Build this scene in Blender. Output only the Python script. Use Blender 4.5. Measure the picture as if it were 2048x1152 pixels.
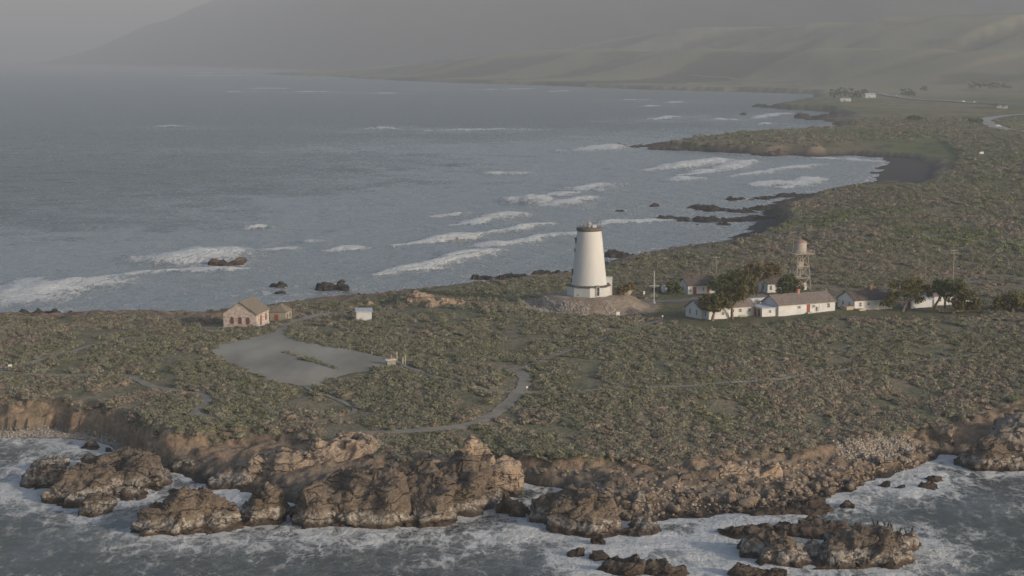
import bpy, bmesh, math, random
import numpy as np
from mathutils import Vector, Matrix

random.seed(7)
RNG = np.random.default_rng(11)
scene = bpy.context.scene
for o in list(bpy.data.objects):
    bpy.data.objects.remove(o, do_unlink=True)
COL = scene.collection

# ------------------------------------------------------------------ camera
F = 3822.0                    # focal length in pixels of a 2048 wide frame
CAM_H = 82.0
PITCH = math.atan((576 - 112) / F)
cam_d = bpy.data.cameras.new('camera')
cam_d.sensor_width = 36.0
cam_d.lens = 36.0 * F / 2048.0
cam_d.clip_start = 1.0
cam_d.clip_end = 100000.0
cam = bpy.data.objects.new('camera', cam_d)
COL.objects.link(cam)
cam.location = (0, 0, CAM_H)
cam.rotation_euler = (math.pi / 2 - PITCH, 0, 0)
scene.camera = cam

# ------------------------------------------------------------------ sky, sun, exposure
SUN_AZ = math.radians(56)     # to the right of straight behind the camera
SUN_EL = math.radians(17)
sun_dir = Vector((math.sin(SUN_AZ) * math.cos(SUN_EL), -math.cos(SUN_AZ) * math.cos(SUN_EL), math.sin(SUN_EL)))
world = bpy.data.worlds.new('World')
scene.world = world
world.use_nodes = True
wn = world.node_tree
sky = wn.nodes.new('ShaderNodeTexSky')
sky.sky_type = 'NISHITA'
sky.sun_disc = False
sky.sun_elevation = SUN_EL
sky.sun_rotation = math.pi - SUN_AZ
sky.altitude = 80
sky.air_density = 1.0
sky.dust_density = 2.2
sky.ozone_density = 1.0
bg = wn.nodes['Background']
wn.links.new(sky.outputs[0], bg.inputs[0])
bg.inputs[1].default_value = 0.15
sun_l = bpy.data.lights.new('sun', 'SUN')
sun_l.energy = 2.3
sun_l.angle = math.radians(0.6)
sun_l.color = (1.0, 0.89, 0.76)
sun = bpy.data.objects.new('sun', sun_l)
COL.objects.link(sun)
sun.rotation_euler = sun_dir.to_track_quat('Z', 'Y').to_euler()
sun.location = (200, -100, 300)
vs = scene.view_settings
vs.view_transform = 'Standard'
vs.look = 'None'
vs.exposure = -0.04
vs.gamma = 1.0
HAZE = 1.3e-4
scene.render.engine = 'CYCLES'
cy = scene.cycles
cy.use_denoising = True
cy.max_bounces = 4
cy.diffuse_bounces = 2
cy.glossy_bounces = 2
cy.transmission_bounces = 2
cy.volume_bounces = 0
cy.transparent_max_bounces = 6
cy.use_adaptive_sampling = False
cy.sample_clamp_indirect = 4

# ------------------------------------------------------------------ pixel <-> world
cp, sp_ = math.cos(PITCH), math.sin(PITCH)
def ray(px, py):
    a, b = px - 1024.0, 576.0 - py
    return (a, F * cp + b * sp_, -F * sp_ + b * cp)
def at(px, py, z=0.0):
    rx, ry, rz = ray(px, py)
    k = (z - CAM_H) / rz
    return Vector((rx * k, ry * k, z))
def scale_at(y):
    return F / max(y, 1.0)

# ------------------------------------------------------------------ noise
def _h(ix, iy, iz, seed):
    n = (ix.astype(np.int64) * 374761393 + iy.astype(np.int64) * 668265263 + iz.astype(np.int64) * 1274126177 + seed * 974634777) & 0xffffffff
    n = ((n ^ (n >> 13)) * 1274126177) & 0xffffffff
    n = ((n ^ (n >> 16)) * 2246822519) & 0xffffffff
    n = n ^ (n >> 15)
    return (n & 0xffffff) / float(0x1000000)
def vn2(x, y, seed=0):
    ix, iy = np.floor(x), np.floor(y)
    fx, fy = x - ix, y - iy
    ux, uy = fx * fx * fx * (fx * (fx * 6 - 15) + 10), fy * fy * fy * (fy * (fy * 6 - 15) + 10)
    z = np.zeros_like(ix)
    a, b = _h(ix, iy, z, seed), _h(ix + 1, iy, z, seed)
    c, d = _h(ix, iy + 1, z, seed), _h(ix + 1, iy + 1, z, seed)
    return (a + (b - a) * ux) * (1 - uy) + (c + (d - c) * ux) * uy
def fbm2(x, y, oct=4, seed=0):
    s, a, t = 0.0, 0.5, 0.0
    for k in range(oct):
        s = s + a * vn2(x * 2 ** k + 17.3 * k, y * 2 ** k - 9.1 * k, seed + k)
        t += a
        a *= 0.5
    return s / t * 2 - 1          # -1..1
def vn3(x, y, z, seed=0):
    ix, iy, iz = np.floor(x), np.floor(y), np.floor(z)
    fx, fy, fz = x - ix, y - iy, z - iz
    ux, uy, uz = fx * fx * (3 - 2 * fx), fy * fy * (3 - 2 * fy), fz * fz * (3 - 2 * fz)
    r = 0
    for dz, wz in ((0, 1 - uz), (1, uz)):
        for dy, wy in ((0, 1 - uy), (1, uy)):
            for dx, wx in ((0, 1 - ux), (1, ux)):
                r = r + wx * wy * wz * _h(ix + dx, iy + dy, iz + dz, seed)
    return r
def fbm3(p, scale, oct=4, seed=0, ridged=False):
    s, a, t = 0.0, 0.5, 0.0
    for k in range(oct):
        q = p / scale * 2 ** k
        n = vn3(q[:, 0] + 5.2 * k, q[:, 1] + 1.3 * k, q[:, 2] - 7.7 * k, seed + k) * 2 - 1
        if ridged:
            n = 1 - 2 * np.abs(n)
        s = s + a * n
        t += a
        a *= 0.5
    return s / t
def worley3(p, scale, seed=0, cells=False):
    q = p / scale
    b = np.floor(q)
    f1 = np.full(len(p), 9.0)
    f2 = np.full(len(p), 9.0)
    cv = np.zeros(len(p))
    ctr = np.zeros((len(p), 3)); rv = np.zeros((len(p), 3))
    for dx in (-1, 0, 1):
        for dy in (-1, 0, 1):
            for dz in (-1, 0, 1):
                c = b + (dx, dy, dz)
                d = 0
                for k in range(3):
                    d = d + (c[:, k] + _h(c[:, 0], c[:, 1], c[:, 2], seed + 31 * k) - q[:, k]) ** 2
                m = d < f1
                f2 = np.where(m, f1, np.minimum(f2, d))
                f1 = np.where(m, d, f1)
                cv = np.where(m, _h(c[:, 0], c[:, 1], c[:, 2], seed + 777), cv)
                if cells == 2:
                    ft = np.stack([c[:, k] + _h(c[:, 0], c[:, 1], c[:, 2], seed + 31 * k) for k in range(3)], 1) * scale
                    ctr = np.where(m[:, None], ft, ctr)
                    rv = np.where(m[:, None], np.stack([_h(c[:, 0], c[:, 1], c[:, 2], seed + 900 + k) for k in range(3)], 1) * 2 - 1, rv)
    if cells == 2: return np.sqrt(f1), np.sqrt(f2), cv, ctr, rv
    return (np.sqrt(f1), np.sqrt(f2), cv) if cells else (np.sqrt(f1), np.sqrt(f2))
def sstep(a, b, x):
    t = np.clip((x - a) / (b - a), 0, 1)
    return t * t * (3 - 2 * t)

# ------------------------------------------------------------------ polygons of the land
class Poly:
    def __init__(self, pts):
        self.p = np.array([(q[0], q[1]) for q in pts], float)
        self.q = np.roll(self.p, -1, 0)
    def dist(self, x, y, signed=True):
        out = np.empty(len(x))
        for s in range(0, len(x), 40000):
            X, Y = x[s:s + 40000, None], y[s:s + 40000, None]
            ax, ay = self.p[:, 0], self.p[:, 1]
            ex, ey = self.q[:, 0] - ax, self.q[:, 1] - ay
            wx, wy = X - ax, Y - ay
            t = np.clip((wx * ex + wy * ey) / (ex * ex + ey * ey + 1e-9), 0, 1)
            d = np.sqrt(((wx - t * ex) ** 2 + (wy - t * ey) ** 2).min(1))
            c1 = (self.p[:, 1] <= Y) != (self.q[:, 1] <= Y)
            xi = ax + (Y - ay) / np.where(np.abs(ey) < 1e-9, 1e-9, ey) * ex
            ins = ((c1 & (X < xi)).sum(1) % 2) == 1
            out[s:s + 40000] = np.where(ins, d, -d) if signed else d
        return out
def line_dist(pts, x, y):
    p = np.array([(q[0], q[1]) for q in pts], float)
    best = np.full(len(x), 1e9)
    for a, b in zip(p[:-1], p[1:]):
        e = b - a
        wx, wy = x - a[0], y - a[1]
        t = np.clip((wx * e[0] + wy * e[1]) / (e @ e + 1e-9), 0, 1)
        best = np.minimum(best, np.hypot(wx - t * e[0], wy - t * e[1]))
    return best

front_s = [(-250, 872), (0, 876), (110, 874), (190, 884), (230, 900), (262, 922), (320, 935), (370, 957), (430, 975), (480, 985), (560, 1000), (600, 1035), (700, 1045),
           (850, 1040), (940, 1005), (985, 975), (1040, 965), (1105, 975), (1120, 985), (1095, 1015), (1130, 1055), (1250, 1050), (1320, 1052), (1345, 1040), (1440, 1032), (1530, 1030), (1640, 1010),
           (1665, 990), (1725, 968), (1800, 948), (1870, 925), (1900, 918), (1940, 925), (2048, 935), (2300, 945)]
far_right = [Vector((700, 340, 0)), Vector((1600, 900, 0)), Vector((4200, 5000, 0)), Vector((6500, 12500, 0)), Vector((-200, 12500, 0))]
back_s = [(-330, 622), (0, 625), (100, 632), (200, 624), (290, 620), (370, 627), (447, 628), (590, 599), (690, 596), (800, 585), (860, 575), (1000, 563), (1130, 553), (1190, 538), (1215, 522),
          (1290, 505), (1440, 482), (1500, 455), (1490, 445), (1530, 432), (1525, 415), (1560, 400), (1640, 380), (1690, 372), (1735, 362), (1748, 345), (1770, 322), (1755, 315), (1700, 312), (1640, 314), (1560, 311), (1500, 308),
          (1400, 303), (1310, 297), (1270, 293), (1300, 286), (1400, 276), (1500, 266), (1600, 260), (1665, 257), (1668, 247), (1640, 240), (1600, 240), (1630, 233), (1668, 228), (1665, 223), (1600, 220),
          (1540, 216), (1525, 212), (1560, 206), (1630, 195), (1652, 189), (1600, 187), (1500, 184), (1300, 179), (1100, 171), (900, 165), (800, 161), (720, 157), (700, 155), (650, 152), (560, 150), (520, 147), (600, 143), (700, 139), (760, 136)]
front_t = [(-250, 775), (0, 790), (110, 792), (180, 800), (215, 806), (240, 818), (300, 845), (340, 858), (400, 858), (440, 852), (540, 850), (610, 858), (680, 880), (780, 905), (850, 915), (910, 900), (1000, 890),
           (1060, 905), (1150, 912), (1250, 915), (1370, 914), (1450, 905), (1520, 895), (1600, 886), (1700, 880), (1780, 866), (1850, 850), (1895, 828), (1935, 805), (1990, 792), (2048, 782), (2300, 765)]
back_t = [(-330, 628), (0, 632), (100, 639), (200, 631), (290, 627), (370, 634), (447, 636), (590, 606), (690, 602), (800, 590), (860, 580), (1000, 568), (1130, 559), (1200, 547), (1232, 528),
          (1290, 512), (1440, 491), (1520, 468), (1560, 452), (1590, 435), (1590, 408), (1645, 381), (1700, 371), (1760, 365), (1850, 369), (1893, 352), (1905, 322), (1870, 305), (1800, 298), (1700, 293), (1600, 291), (1500, 290),
          (1400, 287), (1330, 285), (1350, 280), (1400, 273), (1500, 263), (1600, 257), (1670, 254), (1720, 249), (1715, 243), (1700, 237), (1720, 230), (1740, 225), (1690, 220), (1600, 212),
          (1560, 209), (1575, 205), (1640, 193), (1660, 187), (1600, 184), (1500, 181), (1300, 176), (1100, 168), (900, 162), (800, 158), (730, 154), (710, 152), (650, 149), (580, 147), (620, 143), (710, 138.5), (770, 135.5)]
S_POLY = Poly([at(a, b, 0) for a, b in front_s] + far_right + [at(a, b, 0) for a, b in reversed(back_s)])
EDGE_PX = ([-250, 200, 300, 440, 640, 800, 1000, 1150, 1500, 1800, 1930, 2048, 2300], [7.2, 7.2, 6.8, 6.8, 6.2, 5.6, 5.4, 5.0, 4.6, 4.6, 5.2, 5.8, 6.0])
def edge_h(px): return float(np.interp(px, *EDGE_PX))
T_POLY = Poly([at(a, b, edge_h(a)) for a, b in front_t] + far_right + [at(a, b, 7) for a, b in reversed(back_t)])

LH = at(1178, 590, 12.4)      # foot of the lighthouse
LOT = [(421, 704), (432, 694), (470, 683), (520, 673), (548, 666), (556, 652), (580, 641), (630, 629), (686, 621), (692, 625), (640, 637), (592, 648), (571, 661), (574, 674), (600, 682), (640, 690), (700, 700),
       (760, 712), (788, 718), (784, 730), (740, 742), (690, 752), (652, 760), (640, 776), (622, 780), (600, 774), (560, 766), (527, 756), (470, 736), (432, 715)]
HOUSE_YARD = Poly([at(a, b, 11) for a, b in [(1285, 612), (1300, 585), (1340, 572), (1470, 560), (1640, 572), (1760, 585), (1960, 590), (1965, 622), (1860, 628), (1680, 626), (1520, 638), (1400, 646), (1330, 625)]])

def hills(x, y):
    # rolling grass hills behind the far bay: two ridges and the coastal terrace in front of them
    px = x / np.maximum(y, 1) * F + 1024
    w = fbm2(x / 700, y / 700, 4, 5)
    y0 = np.interp(px, [700, 1000, 1300, 1650, 2048, 2600], [7000, 6300, 5600, 4500, 3700, 3300])
    c1 = np.interp(px, [650, 780, 900, 1024, 1174, 1724, 2048, 2600], [4, 26, 54, 74, 83, 81, 74, 72])
    v = y - y0 + 240 * w
    r1 = sstep(0, 950, v) * (1 - 0.35 * sstep(950, 1400, v))
    c2 = np.interp(px, [900, 1060, 1124, 1304, 1389, 1674, 2048, 2600], [5, 40, 92, 164, 174, 182, 187, 190])
    gx = 1.9 * fbm2((x * 0.55 - y * 0.83) / 170, (y * 0.55 + x * 0.83) / 1100, 4, 9)
    gx = np.clip(gx, -0.6, 0.55)
    r2 = sstep(1100, 2150, v) * (1 + (0.24 * gx - 0.12 * np.abs(gx)) * sstep(2400, 1900, v))
    return c1 * r1 * (1 + 0.08 * w + 0.16 * gx * sstep(0.1, 0.6, r1)) + np.maximum(c2 - c1 * 0.7, 0) * r2
def H(x, y, full=False):
    x = np.atleast_1d(np.asarray(x, float))
    y = np.atleast_1d(np.asarray(y, float))
    k = np.clip((y - 600) / 900, 0, 3)
    wx = fbm2(x / 9, y / 9, 3, 1) * 2.0 + fbm2(x / 45, y / 45, 3, 3) * 6 * k
    wy = fbm2(x / 9, y / 9, 3, 2) * 2.4 + fbm2(x / 45, y / 45, 3, 4) * 9 * k
    dS = S_POLY.dist(x + wx, y + wy)
    dT = T_POLY.dist(x + wx, y + wy)
    inl = np.clip(dT, 0, None)
    px = x / y * F + 1024
    edge = np.where(y < 480, np.interp(px, *EDGE_PX), 6.8)
    top = edge + (9.4 - edge) * sstep(0, 60, inl) + fbm2(x / 40, y / 40, 3, 21) * 0.7 * sstep(0, 20, inl)
    rl = np.hypot(x - LH.x, (y - LH.y) * 0.8)
    top = np.where(rl < 60, np.maximum(top, 12.4 - 3.6 * sstep(10, 19.5, rl + fbm2(x / 5, y / 5, 2, 8) * 1.0)), top)
    top = top + 7 * sstep(80, 700, inl) * sstep(800, 1500, y) + hills(x, y) * sstep(10, 260, inl)
    top = top + fbm2(x / 160, y / 160, 3, 33) * 3.0 * sstep(60, 300, inl) * sstep(600, 900, y)
    t = np.where(dT >= 0, 1.0, np.clip(dS / np.maximum(dS - dT, 1e-6), 0, 1))
    prof = top * (0.20 * sstep(0, 0.3, t) + 0.80 * np.clip((t - 0.16) / 0.84, 0, 1) ** 1.15)
    steep = top * (0.13 * sstep(0, 0.5, t) + 0.87 * sstep(0.66, 1.0, t))
    prof = np.where(y > 800, steep, prof)
    q = np.stack([x, y, prof * 1.6], 1)
    rough = sstep(0.03, 0.2, t) * sstep(1.02, 0.9, t)
    z = np.where(t >= 1, top, prof)
    r = fbm3(q, 5.5, 5, 41, True)
    if full:
        f1, f2, cv = worley3(np.stack([x + r, y * 0.8, prof * 1.5], 1), 2.6, 43, True)
        blk = (cv - 0.5) * 1.1
    else: blk = 0
    z = z + rough * (r * 1.0 + blk) * np.where(y < 800, 1, 0.4)
    z = np.where(dS < 0, np.maximum(-0.25 * (-dS) - 0.1, -4.0), z)
    if full:
        return z, dS, dT, t, r
    return z

# ------------------------------------------------------------------ materials
MATS = {}
def lin(c):
    return tuple(c) + (1.0,)
def pm(name, c1, c2=None, scale=1.0, rough=0.85, bump=0.0, bscale=None, c3=None, detail=5, spec=0.3, rand=0.0, stretch=None, metallic=0.0):
    m = bpy.data.materials.new(name)
    m.use_nodes = True
    nt = m.node_tree
    b = nt.nodes['Principled BSDF']
    b.inputs['Roughness'].default_value = rough
    b.inputs['Specular IOR Level'].default_value = spec
    b.inputs['Metallic'].default_value = metallic
    tc = nt.nodes.new('ShaderNodeTexCoord')
    vec = tc.outputs['Object']
    if stretch:
        mp = nt.nodes.new('ShaderNodeMapping')
        mp.inputs['Scale'].default_value = stretch
        nt.links.new(vec, mp.inputs[0])
        vec = mp.outputs[0]
    col = None
    if c2 is not None:
        n = nt.nodes.new('ShaderNodeTexNoise')
        n.inputs['Scale'].default_value = scale
        n.inputs['Detail'].default_value = detail
        nt.links.new(vec, n.inputs['Vector'])
        r = nt.nodes.new('ShaderNodeValToRGB')
        r.color_ramp.elements[0].position = 0.36
        r.color_ramp.elements[1].position = 0.64
        r.color_ramp.elements[0].color = lin(c1)
        r.color_ramp.elements[1].color = lin(c2)
        if c3 is not None:
            e = r.color_ramp.elements.new(0.5)
            e.color = lin(c3)
        nt.links.new(n.outputs[0], r.inputs[0])
        col = r.outputs[0]
    if rand:
        oi = nt.nodes.new('ShaderNodeObjectInfo')
        hs = nt.nodes.new('ShaderNodeHueSaturation')
        mr = nt.nodes.new('ShaderNodeMapRange')
        mr.inputs['To Min'].default_value = 1 - rand
        mr.inputs['To Max'].default_value = 1 + rand
        nt.links.new(oi.outputs['Random'], mr.inputs[0])
        nt.links.new(mr.outputs[0], hs.inputs['Value'])
        m2 = nt.nodes.new('ShaderNodeMath')
        m2.operation = 'MULTIPLY'
        m2.inputs[1].default_value = 7.31
        fr = nt.nodes.new('ShaderNodeMath')
        fr.operation = 'FRACT'
        nt.links.new(oi.outputs['Random'], m2.inputs[0])
        nt.links.new(m2.outputs[0], fr.inputs[0])
        mh = nt.nodes.new('ShaderNodeMapRange')
        mh.inputs['To Min'].default_value = 0.485
        mh.inputs['To Max'].default_value = 0.515
        nt.links.new(fr.outputs[0], mh.inputs[0])
        nt.links.new(mh.outputs[0], hs.inputs['Hue'])
        if col is None:
            hs.inputs['Color'].default_value = lin(c1)
        else:
            nt.links.new(col, hs.inputs['Color'])
        col = hs.outputs[0]
    if col is not None:
        nt.links.new(col, b.inputs['Base Color'])
    else:
        b.inputs['Base Color'].default_value = lin(c1)
    if bump:
        n2 = nt.nodes.new('ShaderNodeTexNoise')
        n2.inputs['Scale'].default_value = bscale or scale * 3
        n2.inputs['Detail'].default_value = 6
        nt.links.new(vec, n2.inputs['Vector'])
        bp = nt.nodes.new('ShaderNodeBump')
        bp.inputs['Strength'].default_value = 1.0
        bp.inputs['Distance'].default_value = bump
        nt.links.new(n2.outputs[0], bp.inputs['Height'])
        nt.links.new(bp.outputs[0], b.inputs['Normal'])
    MATS[name] = m
    return m

pm('white_paint', (0.58, 0.57, 0.55), (0.69, 0.68, 0.66), 0.35, 0.7, c3=(0.65, 0.64, 0.62))
pm('tower_white', (0.570, 0.560, 0.537), (0.646, 0.636, 0.613), 0.25, 0.65, stretch=(1, 1, 0.15))
pm('white_metal', (0.72, 0.72, 0.70), None, 1, 0.5)
pm('dark_trim', (0.10, 0.085, 0.075), (0.16, 0.14, 0.12), 2, 0.8)
pm('roof_brown', (0.184, 0.146, 0.125), (0.253, 0.211, 0.184), 1.2, 0.9, 0.03, 6)
pm('roof_dark', (0.086, 0.068, 0.061), (0.135, 0.108, 0.097), 1.0, 0.9, 0.03, 6)
pm('roof_moss', (0.185, 0.155, 0.12), (0.255, 0.215, 0.168), 1.5, 0.9, 0.04, 6)
pm('roof_grey', (0.42, 0.45, 0.48), (0.52, 0.55, 0.58), 0.8, 0.6)
pm('brick_wash', (0.38, 0.24, 0.20), (0.60, 0.54, 0.49), 1.0, 0.9, 0.03, 5, c3=(0.54, 0.46, 0.41), detail=9, stretch=(1, 1, 2.6))
pm('old_wall', (0.30, 0.27, 0.20), (0.40, 0.36, 0.28), 1.5, 0.9, 0.02, 8)
pm('red_door', (0.26, 0.075, 0.055), (0.33, 0.10, 0.075), 3, 0.7)
pm('brown_frame', (0.20, 0.085, 0.065), None, 1, 0.7)
pm('glass', (0.035, 0.04, 0.045), None, 1, 0.12, spec=0.6)
pm('board', (0.42, 0.34, 0.24), (0.52, 0.43, 0.31), 3, 0.8)
pm('brick_red', (0.36, 0.17, 0.12), (0.44, 0.24, 0.17), 4, 0.9)
pm('tank', (0.40, 0.345, 0.30), (0.48, 0.42, 0.37), 1.5, 0.8, stretch=(3, 3, 0.3))
pm('tank_roof', (0.32, 0.19, 0.15), (0.40, 0.25, 0.20), 1.5, 0.8)
pm('timber', (0.38, 0.335, 0.27), (0.47, 0.415, 0.34), 2, 0.85)
pm('pole_wood', (0.30, 0.26, 0.21), (0.38, 0.33, 0.27), 2, 0.85)
pm('steel', (0.30, 0.30, 0.30), None, 1, 0.5)
pm('concrete', (0.42, 0.40, 0.37), (0.52, 0.50, 0.46), 2, 0.85)
pm('bark', (0.17, 0.13, 0.10), (0.25, 0.20, 0.155), 3, 0.9)
pm('leaf_cypress', (0.114, 0.109, 0.046), (0.171, 0.156, 0.073), 0.6, 0.8, spec=0.1)
pm('leaf_dark', (0.083, 0.100, 0.044), (0.143, 0.157, 0.072), 0.6, 0.8, spec=0.1)
pm('leaf_dry', (0.150, 0.119, 0.062), (0.213, 0.169, 0.094), 0.6, 0.85, spec=0.1)
pm('shrub_green', (0.175, 0.172, 0.108), (0.225, 0.218, 0.142), 1.2, 0.9, spec=0.05, rand=0.11)
pm('shrub_grey', (0.20, 0.188, 0.138), (0.25, 0.235, 0.175), 1.2, 0.9, spec=0.05, rand=0.11)
pm('shrub_brown', (0.215, 0.175, 0.132), (0.275, 0.222, 0.168), 1.2, 0.9, spec=0.05, rand=0.13)
pm('shrub_lush', (0.15, 0.168, 0.085), (0.20, 0.212, 0.115), 1.2, 0.9, spec=0.05, rand=0.11)
pm('gravel', (0.235, 0.215, 0.18), (0.34, 0.315, 0.265), 0.10, 0.95, 0.02, 3, c3=(0.285, 0.262, 0.22), detail=9, stretch=(1, 0.35, 1))
pm('path_dirt', (0.20, 0.18, 0.15), (0.27, 0.245, 0.205), 0.3, 0.95, 0.02, 3, detail=8)
pm('pale_road', (0.30, 0.29, 0.27), (0.38, 0.37, 0.345), 0.05, 0.9)
pm('asphalt', (0.15, 0.15, 0.145), (0.20, 0.195, 0.185), 0.15, 0.9)
pm('stone_pale', (0.27, 0.235, 0.195), (0.38, 0.335, 0.285), 1.5, 0.9, rand=0.3)
pm('stone_tan', (0.23, 0.175, 0.13), (0.32, 0.25, 0.19), 1.5, 0.9, rand=0.35)
pm('bird_black', (0.015, 0.014, 0.013), None, 1, 0.5)
pm('mountain_scrub', (0.033, 0.036, 0.027), (0.060, 0.060, 0.045), 0.004, 0.95, detail=8)
pm('spray', (0.8, 0.8, 0.8), None, 1, 0.9, spec=0.0)
pm('field_green', (0.11, 0.16, 0.05), (0.14, 0.19, 0.07), 0.02, 0.95)

# ------------------------------------------------------------------ object helpers
def tag(o, label=None, cat=None, group=None, kind=None):
    if label: o['label'] = label
    if cat: o['category'] = cat
    if group: o['group'] = group
    if kind: o['kind'] = kind
    return o
def link_mesh(name, me, mat=None, parent=None, loc=None):
    o = bpy.data.objects.new(name, me)
    COL.objects.link(o)
    if mat is not None:
        me.materials.clear()
        me.materials.append(MATS[mat] if isinstance(mat, str) else mat)
    if parent is not None:
        o.parent = parent
    if loc is not None:
        o.location = loc
    return o
def empty(name, loc, rz=0.0):
    o = bpy.data.objects.new(name, None)
    COL.objects.link(o)
    o.location = loc
    o.rotation_euler = (0, 0, rz)
    o.empty_display_size = 0.2
    return o
def np_mesh(name, V, Fc, smooth=False):
    V = np.asarray(V, np.float32)
    Fc = np.asarray(Fc, np.int32)
    k = Fc.shape[1]
    me = bpy.data.meshes.new(name)
    me.vertices.add(len(V))
    me.vertices.foreach_set('co', V.ravel())
    me.loops.add(len(Fc) * k)
    me.loops.foreach_set('vertex_index', Fc.ravel())
    me.polygons.add(len(Fc))
    me.polygons.foreach_set('loop_start', np.arange(len(Fc), dtype=np.int32) * k)
    if smooth:
        me.polygons.foreach_set('use_smooth', np.ones(len(Fc), bool))
    me.update(calc_edges=True)
    return me
def fattr(me, name, vals):
    a = me.attributes.new(name, 'FLOAT', 'POINT')
    a.data.foreach_set('value', np.asarray(vals, np.float32))
def cattr(me, name, rgb):
    a = me.attributes.new(name, 'FLOAT_COLOR', 'POINT')
    c = np.ones((len(rgb), 4), np.float32)
    c[:, :3] = rgb
    a.data.foreach_set('color', c.ravel())
class MB:
    def __init__(s):
        s.v, s.f = [], []
    def add(s, vs, fs):
        k = len(s.v)
        s.v += [tuple(v) for v in vs]
        s.f += [tuple(i + k for i in f) for f in fs]
        return s
    def box(s, x0, x1, y0, y1, z0, z1):
        return s.add([(x0, y0, z0), (x1, y0, z0), (x1, y1, z0), (x0, y1, z0), (x0, y0, z1), (x1, y0, z1), (x1, y1, z1), (x0, y1, z1)],
                     [(3, 2, 1, 0), (4, 5, 6, 7), (0, 1, 5, 4), (1, 2, 6, 5), (2, 3, 7, 6), (3, 0, 4, 7)])
    def prism(s, pts, d):
        """a polygon of 3-D points pushed along d"""
        n = len(pts)
        d = Vector(d)
        a = [Vector(p) for p in pts]
        return s.add(a + [p + d for p in a], [tuple(range(n))[::-1], tuple(range(n, 2 * n))] + [(i, (i + 1) % n, n + (i + 1) % n, n + i) for i in range(n)])
    def lathe(s, prof, n=32, cx=0, cy=0, off=0.0):
        vs, fs = [], []
        for r, z in prof:
            for i in range(n):
                a = off + 2 * math.pi * i / n
                vs.append((cx + r * math.cos(a), cy + r * math.sin(a), z))
        for j in range(len(prof) - 1):
            for i in range(n):
                fs.append((j * n + i, j * n + (i + 1) % n, (j + 1) * n + (i + 1) % n, (j + 1) * n + i))
        fs.append(tuple(range(n))[::-1])
        fs.append(tuple(range((len(prof) - 1) * n, len(prof) * n)))
        return s.add(vs, fs)
    def tube(s, pts, rad, n=6):
        pts = [Vector(p) for p in pts]
        if not hasattr(rad, '__len__'):
            rad = [rad] * len(pts)
        vs, fs = [], []
        for i, p in enumerate(pts):
            d = (pts[min(i + 1, len(pts) - 1)] - pts[max(i - 1, 0)]).normalized()
            u = d.cross(Vector((0, 0, 1)) if abs(d.z) < 0.9 else Vector((1, 0, 0))).normalized()
            w = d.cross(u)
            for k in range(n):
                a = 2 * math.pi * k / n
                vs.append(p + (u * math.cos(a) + w * math.sin(a)) * rad[i])
        for i in range(len(pts) - 1):
            for k in range(n):
                fs.append((i * n + k, i * n + (k + 1) % n, (i + 1) * n + (k + 1) % n, (i + 1) * n + k))
        fs.append(tuple(range(n))[::-1])
        fs.append(tuple(range((len(pts) - 1) * n, len(pts) * n)))
        return s.add(vs, fs)
    def build(s, name, mat, parent=None, loc=None, smooth=False):
        me = bpy.data.meshes.new(name)
        me.from_pydata(s.v, [], s.f)
        me.update()
        bm = bmesh.new()
        bm.from_mesh(me)
        bmesh.ops.recalc_face_normals(bm, faces=bm.faces)
        bm.to_mesh(me)
        bm.free()
        if smooth:
            me.polygons.foreach_set('use_smooth', np.ones(len(me.polygons), bool))
            me.set_sharp_from_angle(angle=math.radians(35))
        return link_mesh(name, me, mat, parent, loc)

# ------------------------------------------------------------------ terrain
def lattice(rows, ncol, half):
    rows = np.asarray(rows)
    u = np.linspace(-1, 1, ncol)
    Y = np.repeat(rows, ncol)
    X = (u[None, :] * half(rows)[:, None]).ravel()
    i = np.arange((len(rows) - 1) * ncol).reshape(len(rows) - 1, ncol)[:, :-1].ravel()
    Fc = np.stack([i, i + 1, i + ncol + 1, i + ncol], 1)
    return X, Y, Fc
def steps(segs):
    out = [segs[0][0]]
    for a, b, d0, d1 in segs:
        y = out[-1]
        while y < b:
            k = (y - a) / (b - a)
            y += d0 + (d1 - d0) * k
            out.append(y)
    return out
rows = steps([(318, 420, 0.45, 0.7), (420, 700, 0.7, 2.0), (700, 1500, 2.0, 6.0), (1500, 4000, 6, 30), (4000, 12300, 30, 90)])
X, Y, Fc = lattice(rows, 460, lambda r: 0.31 * r + 14)
Z, dS, dT, tt, rr = H(X, Y, True)

def mixc(a, b, k):
    k = np.clip(k, 0, 1)[:, None]
    return a * (1 - k) + b * k
def C(r, g, b):
    return np.array([[r, g, b]])
n1 = fbm2(X / 30, Y / 30, 4, 51)
n2 = fbm2(X / 3.2, Y / 5, 3, 52)
n3 = fbm2(X / 11, Y / 26, 4, 53)
n4 = fbm2(X / 70, Y / 160, 4, 54)
col = mixc(C(0.125, 0.118, 0.074), C(0.165, 0.135, 0.098), 0.5 + n1 * 1.3)
col = mixc(col, C(0.09, 0.09, 0.058), 0.3 + n2 * 1.2)
farm = sstep(800, 1300, Y)
fc = mixc(C(0.098, 0.112, 0.048), C(0.15, 0.125, 0.075), 0.5 + n4 * 1.5)
fc = mixc(fc, C(0.055, 0.062, 0.038), sstep(0.1, 0.45, n3) * 0.7)
col = mixc(col, fc, farm)
grass = sstep(2900, 3900, Y + 500 * n4)
gc = mixc(C(0.185, 0.165, 0.105), C(0.14, 0.137, 0.082), 0.5 + fbm2(X / 220, Y / 700, 4, 55) * 1.4)
dark = sstep(0.25, 0.42, fbm2((X + 0.25 * Y) / 170, Y / 420, 4, 56)) * 0.55
gx_ = 1.9 * fbm2((X * 0.55 - Y * 0.83) / 170, (Y * 0.55 + X * 0.83) / 1100, 4, 9)
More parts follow.
